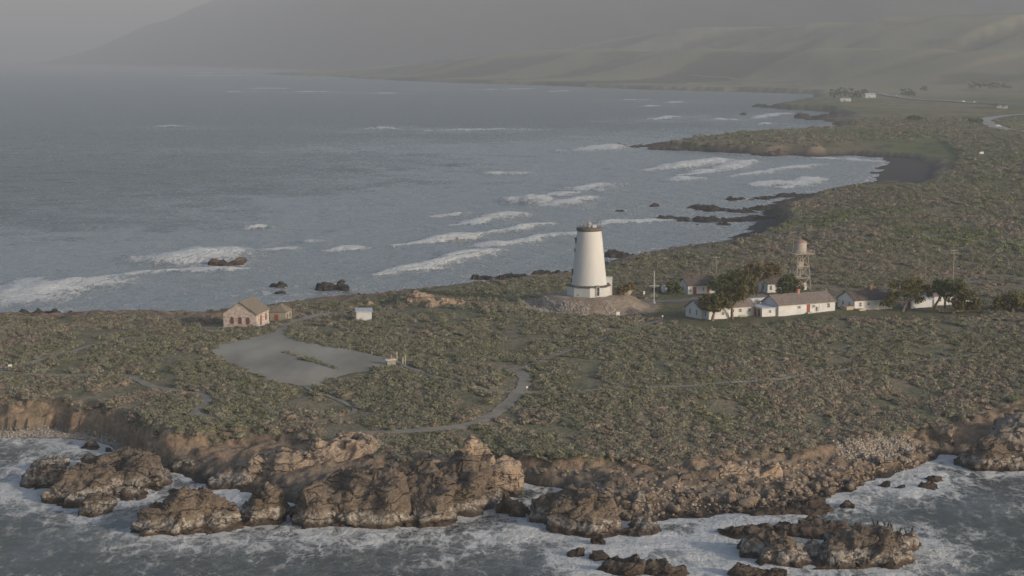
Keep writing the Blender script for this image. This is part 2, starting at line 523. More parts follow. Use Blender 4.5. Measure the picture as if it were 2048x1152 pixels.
gc = mixc(gc, C(0.05, 0.055, 0.035), np.maximum(dark, 0.9 * sstep(0.05, 0.35, -gx_) * sstep(4300, 5200, Y)))  # dark scrub tint along gullies, painted in to stand for hillside shade streaks
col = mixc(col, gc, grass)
# bluffs: soil above, rock below, wet foot
n5 = fbm2(X / 4, Y / 4, 4, 57)
q = np.stack([X, Y, Z * 2.5], 1)
n6 = fbm3(q, 3.0, 4, 58)
soil = mixc(C(0.225, 0.155, 0.105), C(0.28, 0.205, 0.14), 0.5 + n6)
rock = mixc(C(0.15, 0.118, 0.088), C(0.24, 0.19, 0.142), 0.5 + n6 * 1.2)
bl = mixc(rock, soil, sstep(2.2, 4.0, Z + n5 * 1.2))
bl = np.where((Y > 800)[:, None], mixc(C(0.12, 0.095, 0.075), C(0.24, 0.175, 0.12), 0.5 + 1.4 * fbm2(X / 22, Y / 60, 3, 59)), bl)
bl = mixc(bl, C(0.12, 0.10, 0.068), sstep(0.05, 0.4, n5) * sstep(2.5, 4.5, Z) * 0.8)
bl = mixc(bl, C(0.05, 0.043, 0.036), sstep(1.5, 0.5, Z + n5 * 0.6))
col = mixc(col, bl, np.where(Y > 800, sstep(0.995, 0.95, tt + n5 * 0.04), sstep(0.93, 0.80, tt + n5 * 0.12)))
bay = Poly([at(a, b, 1) for a, b in [(1690, 374), (1735, 364), (1775, 318), (1660, 312), (1640, 303), (1870, 298), (1915, 320), (1898, 362), (1760, 372)]])
cov = Poly([at(a, b, 1) for a, b in [(1475, 460), (1480, 432), (1560, 432), (1570, 455), (1520, 468)]])
cove1 = Poly([at(a, b, 0.8) for a, b in [(-200, 850), (0, 854), (110, 856), (190, 866), (250, 880), (300, 915), (340, 945), (260, 935), (200, 890), (-200, 890)]])
sand = np.maximum(sstep(-8, 6, bay.dist(X, Y)), sstep(-3, 3, cov.dist(X, Y)))
flat = sstep(4.5, 2.6, Z)
col = mixc(col, C(0.075, 0.073, 0.07), sand * flat)
c1d = sstep(-2, 2, cove1.dist(X, Y)) * sstep(3.4, 2.6, Z)
col = mixc(col, mixc(C(0.15, 0.125, 0.10), C(0.25, 0.215, 0.18), 0.5 + fbm2(X / 0.9, Y / 0.9, 2, 60)), c1d)
# mown grass round the houses and bare earth on the lighthouse mound
yd = sstep(-4, 3, HOUSE_YARD.dist(X, Y) + n2 * 3)
col = mixc(col, mixc(C(0.075, 0.082, 0.038), C(0.11, 0.095, 0.06), 0.5 + n5), yd * 0.9)
rl = np.hypot(X - LH.x, (Y - LH.y) * 0.8)
col = mixc(col, mixc(C(0.19, 0.145, 0.108), C(0.26, 0.21, 0.158), 0.5 + n5), sstep(22, 19.5, rl + n5 * 2))
# soften the step where the flattened sand meets the sea
Z = np.where((c1d > 0) & (dS > 0), np.minimum(Z, 0.25 + dS * 0.14), Z)
Z = np.where((sand > 0.5) & (dS > 0), np.minimum(Z, 0.1 + dS * 0.02 + np.clip(Z - 3.2, 0, None)), Z)
terr_me = np_mesh('terrain', np.stack([X, Y, Z], 1), Fc, True)
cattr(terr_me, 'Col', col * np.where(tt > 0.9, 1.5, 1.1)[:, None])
m = bpy.data.materials.new('ground')
m.use_nodes = True
nt = m.node_tree
b = nt.nodes['Principled BSDF']
b.inputs['Roughness'].default_value = 0.95
b.inputs['Specular IOR Level'].default_value = 0.1
a = nt.nodes.new('ShaderNodeAttribute'); a.attribute_name = 'Col'
tc = nt.nodes.new('ShaderNodeTexCoord')
no = nt.nodes.new('ShaderNodeTexNoise'); no.inputs['Scale'].default_value = 0.9; no.inputs['Detail'].default_value = 7; no.inputs['Roughness'].default_value = 0.65
nt.links.new(tc.outputs['Object'], no.inputs['Vector'])
mr = nt.nodes.new('ShaderNodeMapRange'); mr.inputs['From Min'].default_value = 0.3; mr.inputs['From Max'].default_value = 0.7; mr.inputs['To Min'].default_value = 0.62; mr.inputs['To Max'].default_value = 1.38
nt.links.new(no.outputs[0], mr.inputs[0])
vm = nt.nodes.new('ShaderNodeVectorMath'); vm.operation = 'SCALE'
nt.links.new(a.outputs['Color'], vm.inputs[0]); nt.links.new(mr.outputs[0], vm.inputs['Scale'])
nt.links.new(vm.outputs[0], b.inputs['Base Color'])
bp = nt.nodes.new('ShaderNodeBump'); bp.inputs['Distance'].default_value = 0.5
nt.links.new(no.outputs[0], bp.inputs['Height']); nt.links.new(bp.outputs[0], b.inputs['Normal'])
MATS['ground'] = m
terrain = link_mesh('terrain', terr_me, 'ground')
tag(terrain, 'scrub covered headland with bluffs, bays and grass hills beyond', 'terrain', kind='structure')

# fast height lookup for scattering (bilinear on the lattice)
ROWS = np.array(rows); NC = 460; ZG = Z.reshape(len(rows), NC); TG = tt.reshape(len(rows), NC); DTG = dT.reshape(len(rows), NC)
def look(x, y, G=None):
    G = ZG if G is None else G
    j = np.clip(np.searchsorted(ROWS, y) - 1, 0, len(ROWS) - 2)
    v = (y - ROWS[j]) / (ROWS[j + 1] - ROWS[j])
    out = 0
    for jj, w in ((j, 1 - v), (j + 1, v)):
        half = 0.31 * ROWS[jj] + 14
        u = np.clip((x / half + 1) * 0.5 * (NC - 1), 0, NC - 1.001)
        i = u.astype(int); f = u - i
        out = out + w * (G[jj, i] * (1 - f) + G[jj, i + 1] * f)
    return out
def gz(x, y):
    return float(look(np.array([x]), np.array([y]))[0])
def gnd(px, py, z0=9.0):
    """where the sight line through a pixel meets the ground"""
    rx, ry, rz = ray(px, py)
    ys = ROWS
    d = CAM_H + rz / ry * ys - look(rx / ry * ys, ys)
    j = int(np.argmax(d < 0))
    if d[j] >= 0: j = len(ys) - 1
    j = max(j, 1)
    a, b_ = d[j - 1], d[j]
    y = ys[j - 1] + (ys[j] - ys[j - 1]) * (a / max(a - b_, 1e-9))
    x = rx / ry * y
    return Vector((x, y, gz(x, y)))

LOT_POLY = Poly([gnd(a, b_) for a, b_ in LOT])

# ------------------------------------------------------------------ mountain range far behind
xs = np.linspace(-6800, 6400, 260)
ds = np.linspace(0, 1, 60)
XX, DD = np.meshgrid(xs, ds)
fx = XX.ravel(); dd = DD.ravel()
y0 = np.interp(fx, [-5200, -2600, -900, 1500, 6400], [19500, 16000, 10500, 6800, 6200])
yc = y0 + 1900                                        # the crest line
px = fx / yc * F + 1024
sky_y = np.interp(px, [60, 110, 150, 200, 260, 300, 340, 400, 440, 520, 700, 3000], [150, 140, 112, 95, 70, 50, 42, 15, 0, -22, -30, -30])
top = np.maximum(CAM_H + (112 - sky_y) * yc / F, -30)
nz = fbm2(fx / 500, dd * 3.0, 5, 71)
gul = fbm2((fx + dd * 900) / 420, dd * 1.2, 4, 72)
zz = -6 + (top + 6) * (sstep(0, 1, dd) * 0.6 + dd * 0.4) * (1 + 0.10 * nz * sstep(0, .3, dd) * (1 - dd)) + 45 * gul * np.sin(np.pi * dd) * sstep(60, 250, top)
yy = y0 + dd * 1900
zz = np.minimum(zz, 700)
i = np.arange(59 * 260).reshape(59, 260)[:, :-1].ravel()
mt = link_mesh('mountain', np_mesh('mountain', np.stack([fx, yy, zz], 1), np.stack([i, i + 1, i + 261, i + 260], 1), True), 'mountain_scrub')
tag(mt, 'hazy blue grey mountain flank falling to the sea', 'mountain', kind='structure')

# ------------------------------------------------------------------ sea rocks and crags
def rock_mat(name, ca, cb, cc, band=True, wet=1.0, bandz=(1.1, 2.5)):
    m = bpy.data.materials.new(name)
    m.use_nodes = True
    nt = m.node_tree
    L = nt.links.new
    b = nt.nodes['Principled BSDF']
    b.inputs['Roughness'].default_value = 0.9
    b.inputs['Specular IOR Level'].default_value = 0.2
    ge = nt.nodes.new('ShaderNodeNewGeometry')
    def noise(sc, det=6, rough=0.6, vec=None):
        n = nt.nodes.new('ShaderNodeTexNoise')
        n.inputs['Scale'].default_value = sc; n.inputs['Detail'].default_value = det; n.inputs['Roughness'].default_value = rough
        L(vec or ge.outputs['Position'], n.inputs['Vector'])
        return n.outputs[0]
    def math_(op, a, bb):
        k = nt.nodes.new('ShaderNodeMath'); k.operation = op
        for s, v in ((0, a), (1, bb)):
            if isinstance(v, (int, float)): k.inputs[s].default_value = v
            else: L(v, k.inputs[s])
        return k.outputs[0]
    def mix(f, a, bb):
        k = nt.nodes.new('ShaderNodeMix'); k.data_type = 'RGBA'
        L(f, k.inputs[0])
        for s, v in ((6, a), (7, bb)):
            if isinstance(v, tuple): k.inputs[s].default_value = lin(v)
            else: L(v, k.inputs[s])
        return k.outputs[2]
    def ramp(v, a, bb):
        k = nt.nodes.new('ShaderNodeMapRange'); k.interpolation_type = 'SMOOTHSTEP'
        k.inputs['From Min'].default_value = a; k.inputs['From Max'].default_value = bb
        L(v, k.inputs[0])
        return k.outputs[0]
    mpn = nt.nodes.new('ShaderNodeMapping'); mpn.inputs['Rotation'].default_value = (0.15, 0.5, 0.2); mpn.inputs['Scale'].default_value = (0.6, 0.8, 1.5)
    L(ge.outputs['Position'], mpn.inputs[0])
    nz_ = nt.nodes.new('ShaderNodeTexNoise'); nz_.inputs['Scale'].default_value = 0.5; nz_.inputs['Detail'].default_value = 4
    L(mpn.outputs[0], nz_.inputs['Vector'])
    vs_ = nt.nodes.new('ShaderNodeVectorMath'); vs_.operation = 'MULTIPLY_ADD'; vs_.inputs[1].default_value = (2.2, 2.2, 2.2)
    L(nz_.outputs['Color'], vs_.inputs[0]); L(mpn.outputs[0], vs_.inputs[2])
    def crack(scale_, w):
        v_ = nt.nodes.new('ShaderNodeTexVoronoi'); v_.feature = 'DISTANCE_TO_EDGE'; v_.inputs['Scale'].default_value = scale_
        L(vs_.outputs[0], v_.inputs['Vector'])
        return ramp(v_.outputs['Distance'], 0.0, w)
    c = mix(ramp(noise(0.35), 0.38, 0.62), ca, cb)
    c = mix(ramp(noise(1.3, 8, 0.7), 0.45, 0.68), c, cc)
    xyz = nt.nodes.new('ShaderNodeSeparateXYZ')
    L(ge.outputs['Position'], xyz.inputs[0])
    zz = math_('ADD', xyz.outputs[2], math_('MULTIPLY', math_('SUBTRACT', noise(0.5, 5), 0.5), 2.2))
    if band:
        lo, hi = bandz
        bd = math_('MULTIPLY', ramp(zz, lo - 0.5, lo), ramp(zz, hi + 0.4, hi - 0.4))
        bd = math_('MULTIPLY', bd, ramp(noise(1.1, 8, 0.75), 0.42, 0.60))
        c = mix(math_('MULTIPLY', bd, 0.85), c, (0.50, 0.45, 0.39))
    if wet:
        c = mix(ramp(zz, 1.5 * wet, 0.3 * wet), c, (0.075, 0.055, 0.043))
    L(c, b.inputs['Base Color'])
    bp = nt.nodes.new('ShaderNodeBump'); bp.inputs['Distance'].default_value = 0.45
    L(math_('ADD', math_('MULTIPLY', noise(1.7, 9, 0.7), 0.8), math_('ADD', math_('MULTIPLY', crack(0.22, 0.07), 1.2), math_('MULTIPLY', crack(0.6, 0.10), 0.22))), bp.inputs['Height']); L(bp.outputs[0], b.inputs['Normal'])
    MATS[name] = m
rock_mat('rock_tan', (0.209, 0.162, 0.121), (0.158, 0.123, 0.092), (0.117, 0.092, 0.071))
rock_mat('rock_dark', (0.140, 0.108, 0.083), (0.101, 0.078, 0.062), (0.184, 0.144, 0.110), band=False, wet=1.4)
rock_mat('rock_upland', (0.448, 0.333, 0.237), (0.338, 0.257, 0.190), (0.257, 0.201, 0.152), band=False, wet=0)
rock_mat('rock_black', (0.055, 0.05, 0.045), (0.085, 0.075, 0.065), (0.04, 0.036, 0.033), band=False, wet=0)
rock_mat('boulder_tan', (0.305, 0.235, 0.175), (0.239, 0.185, 0.141), (0.191, 0.150, 0.118), band=False, wet=0.9)
rock_mat('boulder_pale', (0.333, 0.288, 0.239), (0.270, 0.230, 0.189), (0.216, 0.180, 0.149), band=False, wet=0)

def ico(sub):
    bm = bmesh.new()
    bmesh.ops.create_icosphere(bm, subdivisions=sub, radius=1)
    V = np.array([v.co[:] for v in bm.verts]); Fc = np.array([[v.index for v in f.verts] for f in bm.faces])
    bm.free()
    return V, Fc
ICO = {k: ico(k) for k in (1, 2, 3, 4, 5)}
def normals(V, Fc):
    n = np.cross(V[Fc[:, 1]] - V[Fc[:, 0]], V[Fc[:, 2]] - V[Fc[:, 0]])
    N = np.zeros_like(V)
    for k in range(Fc.shape[1]):
        np.add.at(N, Fc[:, k], n)
    return N / (np.linalg.norm(N, axis=1, keepdims=True) + 1e-9)
SEA_LUMPS = []          # plan ellipses of everything the sea breaks on
def lump_mesh(l, seed):
    """one lump: (px, py of its foot, width px, rise px, depth m[, z of its foot])"""
    px, py, w, rise, dep = l[:5]
    zb = l[5] if len(l) > 5 else 0.0
    f = at(px, py, zb)
    s = scale_at(f.y)
    wid = w / s
    h = max(rise / s - 0.2 * dep * 0.5, 0.5)
    rnd = np.random.default_rng(seed)
    # an angular block: the hull of a few points on a squared-off ball
    D = rnd.normal(0, 1, (15, 3)); D[:, 2] *= 0.9
    D = np.concatenate([D / np.linalg.norm(D, axis=1, keepdims=True), [[.8, .5, -.6], [-.8, .5, -.6], [.8, -.5, -.6], [-.8, -.5, -.6], [rnd.uniform(-.5, .5), rnd.uniform(-.3, .3), 1.0], [.9, 0, .1], [-.9, 0, .15]]])
    D = np.sign(D) * np.abs(D) ** 0.72
    bm = bmesh.new()
    for d_ in D: bm.verts.new(d_)
    ch = bmesh.ops.convex_hull(bm, input=bm.verts)
    bmesh.ops.delete(bm, geom=[v for v in bm.verts if not v.link_faces], context='VERTS')
    bmesh.ops.triangulate(bm, faces=bm.faces)
    bm.verts.index_update()
    V = np.array([v.co[:] for v in bm.verts]); Fc = np.array([[v.index for v in f.verts] for f in bm.faces])
    bm.free()
    a = rnd.uniform(-0.25, 0.25)
    V = V * (wid * 0.56, dep * 0.57, h + 1.3 if zb == 0 else h + 1.1)
    # lean the mass as the strata do
    V[:, 0] += V[:, 2] * rnd.uniform(-0.1, 0.2)
    R = np.array([[math.cos(a), -math.sin(a), 0], [math.sin(a), math.cos(a), 0], [0, 0, 1]])
    V = V @ R.T
    c = np.array([f.x, f.y + dep * 0.5, zb - 1.1])
    if zb == 0:
        SEA_LUMPS.append((c[0], c[1], wid * 0.5, dep * 0.5))
    return V + c, Fc
def remesh(V, Fc, size):
    me = np_mesh('tmp', V, Fc)
    o = bpy.data.objects.new('tmp', me)
    COL.objects.link(o)
    md = o.modifiers.new('r', 'REMESH')
    md.mode = 'VOXEL'; md.voxel_size = size; md.adaptivity = 0
    dg = bpy.context.evaluated_depsgraph_get()
    ev = o.evaluated_get(dg)
    m2 = ev.to_mesh()
    m2.calc_loop_triangles()
    V2 = np.empty(len(m2.vertices) * 3); m2.vertices.foreach_get('co', V2)
    T = np.empty(len(m2.loop_triangles) * 3, np.int32); m2.loop_triangles.foreach_get('vertices', T)
    ev.to_mesh_clear()
    bpy.data.objects.remove(o); bpy.data.meshes.remove(me)
    return V2.reshape(-1, 3), T.reshape(-1, 3)
def craggy(V, Fc, amp, seed, dirz=0.55):
    """break a smooth mass into blocks, ledges and cracks"""
    N = normals(V, Fc)
    P = V.copy()
    # dipping strata: sheared coordinates, stretched along the beds
    Q = np.stack([P[:, 0] * 0.62 + P[:, 2] * 0.25, P[:, 1] * 0.8, P[:, 2] * 1.25 - P[:, 0] * 0.38], 1)
    Q = Q + np.stack([fbm3(Q, 3.0, 2, seed + 3), fbm3(Q, 3.0, 2, seed + 4), fbm3(Q, 3.0, 2, seed + 6)], 1) * 0.9
    d = fbm3(Q, 7.5, 3, seed) * 1.1 * amp + fbm3(Q, 3.4, 4, seed + 1, True) * 0.6 * amp
    V = V + N * d[:, None]
    # chisel: inside each cell the surface is pulled on to one tilted plane, so faces break off at edges
    cen = V.mean(0)
    SH = np.array([[1, 0, 0.0], [0, 1, 0], [-0.45, 0, 1.15]])          # beds dip to the side
    for sc2, st, off in ((4.6 * amp ** 0.5, 0.8, 0.22), (1.9 * amp ** 0.5, 0.75, 0.20), (0.85, 0.55, 0.16)):
        U = V @ SH.T
        f1, f2, cv, ctr, rv = worley3(U, sc2, seed + int(sc2 * 10), 2)
        nn_ = N * 1.0 + rv * 0.55
        key = np.round(ctr[:, 0] * 977 + ctr[:, 1] * 631 + ctr[:, 2] * 389, 2)
        _, inv = np.unique(key, return_inverse=True)
        cnt = np.bincount(inv)
        acc = np.stack([np.bincount(inv, nn_[:, k]) / cnt for k in range(3)], 1)
        acc /= np.linalg.norm(acc, axis=1, keepdims=True) + 1e-6
        mp = np.stack([np.bincount(inv, V[:, k]) / cnt for k in range(3)], 1)
        pn, pc = acc[inv], mp[inv]
        h = ((V - pc) * pn).sum(1) - (cv - 0.5) * 2 * off * sc2
        h = np.clip(h, -0.5 * sc2, 0.5 * sc2)
        V = V - pn * (h * st)[:, None]
    V = V + N * (fbm3(V @ SH.T, 0.8, 3, seed + 12, True) * 0.14 * amp)[:, None]
    return V
def big_rock(name, label, lumps, mat='rock_tan', vox=0.24, amp=1.0, cat='rock', group=None, seed=1):
    Vs, Fs, k = [], [], 0
    for i, l in enumerate(lumps):
        v, f = lump_mesh(l, seed * 17 + i)
        Vs.append(v); Fs.append(f + k); k += len(v)
    V, Fc = remesh(np.concatenate(Vs), np.concatenate(Fs), vox)
    V = craggy(V, Fc, amp, seed)
    base = np.array([V[:, 0].mean(), V[:, 1].mean(), 0.0 if len(lumps[0]) < 6 else lumps[0][5]])
    me = np_mesh(name, V - base, Fc)
    o = link_mesh(name, me, mat, loc=tuple(base))
    tag(o, label, cat, group)
    return o

big_rock('sea_rock', 'broad craggy tan sea rock nearest the pebble cove', [(250, 985, 125, 78, 20), (190, 980, 110, 70, 18), (85, 985, 115, 60, 16), (88, 950, 75, 40, 12), (150, 1012, 110, 75, 20), (182, 1036, 48, 48, 8), (230, 1008, 90, 32, 12)], seed=2)
big_rock('sea_rock', 'rounded tan sea rock with a white tide band, standing alone in the surf', [(388, 1072, 145, 88, 14), (312, 1077, 98, 52, 10), (432, 1058, 55, 50, 9)], seed=3)
big_rock('sea_rock', 'small split pinnacle rock with a white streak beside the great crag', [(541, 1048, 44, 86, 6), (511, 1050, 42, 66, 6), (488, 1048, 32, 42, 5)], vox=0.28, amp=0.8, seed=4)
big_rock('headland_crag', 'great brown sea crag with a white tide band at the middle of the shore', [(628, 1063, 100, 98, 18), (720, 1061, 190, 118, 22), (830, 1054, 150, 122, 22), (912, 1038, 120, 118, 22), (985, 1012, 95, 72, 16)], vox=0.25, amp=1.1, seed=5)
big_rock('rock_ridge', 'jagged sunlit orange rock ridge climbing from the shore to the scrub', [(705, 905, 120, 40, 9, 6), (640, 918, 85, 40, 8, 5), (580, 938, 95, 40, 9, 3.5), (520, 952, 95, 36, 9, 2)], 'rock_upland', 0.27, 0.95, seed=6)
big_rock('rock_pinnacle', 'tall pointed sunlit rock pinnacle above the great crag', [(940, 925, 40, 62, 5, 6.5), (960, 932, 54, 38, 5, 6), (890, 952, 95, 42, 9, 4.5), (1000, 945, 80, 26, 7, 5)], 'rock_upland', 0.28, 0.8, seed=7)
big_rock('sea_rock', 'dark wet rock in the spray filled gully', [(1028, 1033, 62, 42, 6)], 'rock_dark', 0.28, 0.7, seed=8)
big_rock('sea_rock', 'tall tan headland rock with deep clefts beside the spray gully', [(1112, 1052, 100, 62, 14), (1160, 1070, 110, 92, 16), (1205, 1078, 85, 92, 13), (1275, 1073, 88, 32, 8)], seed=9)
big_rock('sea_rock', 'little wet rock at the foot of the cleft headland rock', [(1198, 1093, 30, 26, 3)], 'rock_dark', 0.22, 0.5, seed=10)
big_rock('sea_rock', 'low dark rock wedge in white surf in front of the cleft rock', [(1155, 1119, 42, 28, 4)], 'rock_dark', 0.22, 0.6, seed=11)
big_rock('sea_rock', 'dark wet reef ledge awash at the lower edge of the photo', [(1205, 1125, 50, 22, 5), (1250, 1152, 125, 36, 8), (1340, 1158, 95, 26, 7)], 'rock_dark', 0.28, 0.7, seed=12)
big_rock('reef', 'long dark flat reef behind the cormorant rock', [(1495, 1080, 130, 26, 8), (1640, 1083, 200, 34, 10)], 'rock_dark', 0.28, 0.7, 'reef', seed=13)
big_rock('sea_rock', 'long tan rock with a round dome and a flat crest where cormorants perch', [(1560, 1136, 130, 74, 15), (1655, 1137, 150, 46, 12), (1735, 1133, 175, 80, 15), (1815, 1108, 80, 44, 10)], seed=14)
big_rock('sea_rock', 'dark rock tip poking up at the lower edge below the cormorant rock', [(1520, 1162, 115, 24, 5)], 'rock_dark', 0.28, 0.6, seed=15)
big_rock('sea_rock', 'blocky tan rock in the small inlet at the photo edge', [(1980, 942, 96, 64, 11), (2032, 946, 60, 26, 7)], seed=16)
big_rock('rock_outcrop', 'massive pale rock outcrop cut by the right edge of the photo', [(2040, 912, 100, 92, 14, 1), (2110, 912, 110, 110, 16, 1)], 'boulder_pale', 0.27, 1.0, seed=17)
big_rock('rock_outcrop', 'small sunlit rock knob below the shaded bluff', [(1897, 882, 42, 32, 5, 3)], 'rock_upland', 0.28, 0.7, seed=18)
big_rock('reef', 'flat brown reef shelf below the boulder beach', [(1600, 1030, 135, 26, 12), (1535, 1040, 95, 14, 8)], 'rock_dark', 0.28, 0.6, 'reef', seed=19)
big_rock('rock_outcrop', 'blocky tan crag on the bluff behind the boulders', [(1490, 968, 120, 44, 9, 2), (1548, 968, 40, 46, 6, 1.5)], 'rock_upland', 0.27, 0.8, seed=20)
big_rock('rock_outcrop', 'grey tilted rock slabs under the bluff', [(1310, 970, 130, 34, 12, 2), (1220, 985, 110, 28, 10, 1.5), (1400, 985, 120, 30, 10, 1.5)], 'rock_tan', 0.28, 0.8, seed=21)
big_rock('rock_outcrop', 'pale standing stone among the boulders behind the cleft rock', [(1275, 1020, 32, 40, 4, 1.0), (1290, 1024, 30, 18, 4, 1.0)], 'boulder_pale', 0.2, 0.45, seed=22)
big_rock('rock_outcrop', 'shaded rocky spur between the cove and the pinnacle rock', [(400, 940, 130, 40, 12, 1), (470, 972, 120, 36, 12, 0.5), (350, 905, 120, 40, 10, 2.5)], 'rock_tan', 0.3, 1.0, seed=23)
big_rock('rock_outcrop', 'sunlit sandy rock buttress above the cove beach', [(235, 846, 34, 30, 5, 3.5), (285, 868, 60, 44, 6, 2.5)], 'rock_upland', 0.3, 0.8, seed=24)
for i, (px, py, w, r, d, lab, mt_) in enumerate([
        (176, 899, 36, 13, 4, 'pair of small brown rocks in the cove wash', 'rock_tan'), (213, 902, 18, 8, 2.5, 'single small brown rock in the cove wash', 'rock_tan'),
        (1805, 980, 30, 7, 4, 'flat brown rock awash in the small inlet', 'rock_dark'), (1862, 980, 36, 8, 4, 'flat rock awash nearest the blocky inlet rock', 'rock_dark'),
        (1875, 965, 32, 10, 5, 'low ledge in the white water of the inlet', 'rock_dark'), (1775, 976, 20, 5, 3, 'tiny rock awash off the boulder beach', 'rock_dark'),
        (1698, 1016, 28, 11, 4, 'tan slab rock off the reef shelf', 'rock_tan'),
        (450, 533, 64, 18, 14, 'brown humped rock in the open surf', 'rock_dark'), (555, 577, 34, 11, 6, 'small black rock in the surf behind the brick building', 'rock_black'),
        (556, 589, 38, 5, 4, 'black rock just breaking the surface by the brick building', 'rock_black'), (663, 585, 62, 20, 10, 'largest black sea rock behind the brick building', 'rock_black'),
        (733, 595, 52, 9, 6, 'low black rock close to the shore behind the white shed', 'rock_black'),
        (85, 634, 90, 12, 8, 'flat black reef off the left shore', 'rock_black'), (1000, 490, 18, 5, 6, 'small rock in the surf beside the lighthouse', 'rock_black'),
        (970, 562, 50, 9, 8, 'low black reef next to the shore left of the lighthouse', 'rock_black'), (1040, 565, 90, 16, 9, 'black reef rocks behind the lighthouse mound', 'rock_black'),
        (1105, 556, 70, 16, 9, 'black reef touching the shore behind the lighthouse', 'rock_black'),
        (1250, 520, 60, 18, 14, 'dark shore rock to the right of the lighthouse', 'rock_black'),
        (1190, 543, 60, 18, 10, 'dark rock peeping out behind the tower wall', 'rock_black'),
        (1240, 424, 24, 5, 10, 'tiny rock out in the near bay', 'rock_black'), (1310, 413, 24, 5, 10, 'thin reef tip out in the near bay', 'rock_black'),
        (1440, 328, 24, 5, 16, 'rock in the breakers of the sandy bay', 'rock_black'), (1290, 297, 110, 10, 60, 'dark reef off the point of the far bluff', 'rock_dark'),
        (1405, 304, 180, 12, 40, 'rock ledges at the foot of the far bluff', 'rock_dark'), (1545, 313, 70, 14, 30, 'brown rock buttress on the far bluff shore', 'rock_dark'),
        (1640, 238, 80, 14, 40, 'black rock ledge in the far cove', 'rock_black'), (1488, 230, 12, 6, 12, 'lone rock stack in the far cove', 'rock_black'),
        (1560, 216, 90, 10, 60, 'dark reef off the farthest bluff', 'rock_black')]):
    rs_ = random.Random(i)
    lumps = [(px, py, w, r, d)] if w < 40 else [(px + (k / 4 - 0.5) * w * 0.8, py - abs(rs_.uniform(0, 0.25)) * r, w * rs_.uniform(.22, .4), r * rs_.uniform(.45, 1.05), d * rs_.uniform(.5, 1)) for k in range(5)]
    big_rock('sea_rock' if 'reef' not in lab else 'reef', lab, lumps, mt_, max(0.22, min(d * 0.05, 1.6)), min(1.0, max(0.4, d / 10)), 'rock' if 'reef' not in lab else 'reef', seed=40 + i)
for i, (lab, lumps) in enumerate([('long black reef shelf joining the shore of the near bay', [(1335, 440, 50, 7, 16), (1375, 443, 60, 10, 22), (1420, 446, 70, 14, 26), (1470, 446, 80, 14, 28), (1520, 442, 80, 14, 30)]),
        ('upper black reef shelf along the low brown bluff', [(1400, 420, 50, 8, 22), (1440, 424, 70, 14, 28), (1490, 426, 70, 12, 28), (1540, 422, 70, 14, 30)]),
        ('thin dark shelf of rock below the green bank', [(1480, 402, 50, 6, 20), (1530, 402, 70, 9, 26), (1590, 396, 80, 10, 30)]),
        ('small black rock off the sandy cove', [(1400, 453, 22, 6, 7)]), ('black rock beside the sandy cove', [(1452, 452, 26, 8, 9)])]):
    big_rock('reef' if 'reef' in lab else 'sea_rock', lab, lumps, 'rock_black', 0.7, 0.9, 'reef' if 'reef' in lab else 'rock', seed=140 + i)
# sunlit rocks on the land
for i, (px, py, w, r, lab) in enumerate([(832, 608, 62, 32, 'jagged orange rock crest on the skyline past the white shed'), (902, 614, 110, 20, 'long low line of orange rocks beside the stony mound'), (735, 614, 56, 14, 'pale orange rocks behind the white shed'),
                                     (700, 624, 14, 10, 'single orange boulder beside the track'), (655, 783, 18, 10, 'tan boulder at the lower end of the car park'), (1205, 668, 60, 12, 'pale heap of stones in the scrub below the mound')]):
    g = gnd(px, py)
    big_rock('rock_outcrop', lab, [(px, py, w, r, 5, g.z - 0.2)], 'rock_upland' if i < 5 else 'boulder_pale', 0.25, 0.6, seed=90 + i)

# ------------------------------------------------------------------ sea
srows = steps([(200, 420, 0.55, 0.9), (420, 900, 0.9, 3.5), (900, 2500, 3.5, 14), (2500, 9000, 14, 130), (9000, 46000, 150, 6000)])
SX, SY, SF = lattice(srows, 430, lambda r: np.where(r < 9000, 0.31 * r + 14, 0.31 * 9000 + 14 + (r - 9000) * 0.5))
near = SY < 12000
sd = np.full(len(SX), -4000.0)
sd[near] = S_POLY.dist(SX[near], SY[near])
shore = np.clip(-sd, 0, None)
for (cx, cy_, rx, ry) in SEA_LUMPS:
    m_ = np.abs(SY - cy_) < 60
    e = np.hypot((SX[m_] - cx) / rx, (SY[m_] - cy_) / ry)
    shore[m_] = np.minimum(shore[m_], np.clip((e - 1.0) * min(rx, ry), 0, None))
f1_ = fbm2(SX / 14, SY / 22, 4, 81)
f2_ = fbm2(SX / 60, SY / 90, 4, 82)
fore = sstep(470, 430, SY)
bayz = sstep(560, 640, SY) * sstep(2600, 1600, SY)
# white water: close to rocks and shore, and the churned patches
foam = np.exp(-shore / 5.0) * 0.85 * fore + np.exp(-shore / 16.0) * 0.5 * bayz
aer = np.exp(-shore / 16.0) * 0.8 * fore + np.exp(-shore / 240.0) * bayz * 1.45
for px, py, rx, ry, k in [(1000, 1075, 130, 30, 0.55), (1180, 1120, 160, 45, 0.6), (1330, 1080, 120, 30, 0.6), (1420, 1110, 110, 35, 0.55), (1080, 1040, 60, 40, 0.8), (720, 1085, 220, 18, 0.45), (520, 1075, 120, 20, 0.4), (90, 1000, 120, 30, 0.5), (30, 960, 60, 40, 0.4),
                          (330, 1100, 160, 14, 0.25), (1700, 1135, 220, 18, 0.4), (1730, 985, 120, 18, 0.4), (1830, 960, 90, 24, 0.45), (2000, 1010, 90, 25, 0.3), (110, 890, 160, 16, 0.6), (460, 990, 90, 30, 0.4), (1900, 1060, 120, 16, 0.12), (1480, 1050, 90, 10, 0.4), (880, 1130, 140, 24, 0.4)]:
    p = at(px, py); s = scale_at(p.y)
    g = np.exp(-((SX - p.x) / (rx / s)) ** 2 - ((SY - p.y) / (ry / (F * 82 / p.y ** 2))) ** 2)
    foam += g * k * (0.62 + 0.9 * f1_)
    aer += g * k * 0.9
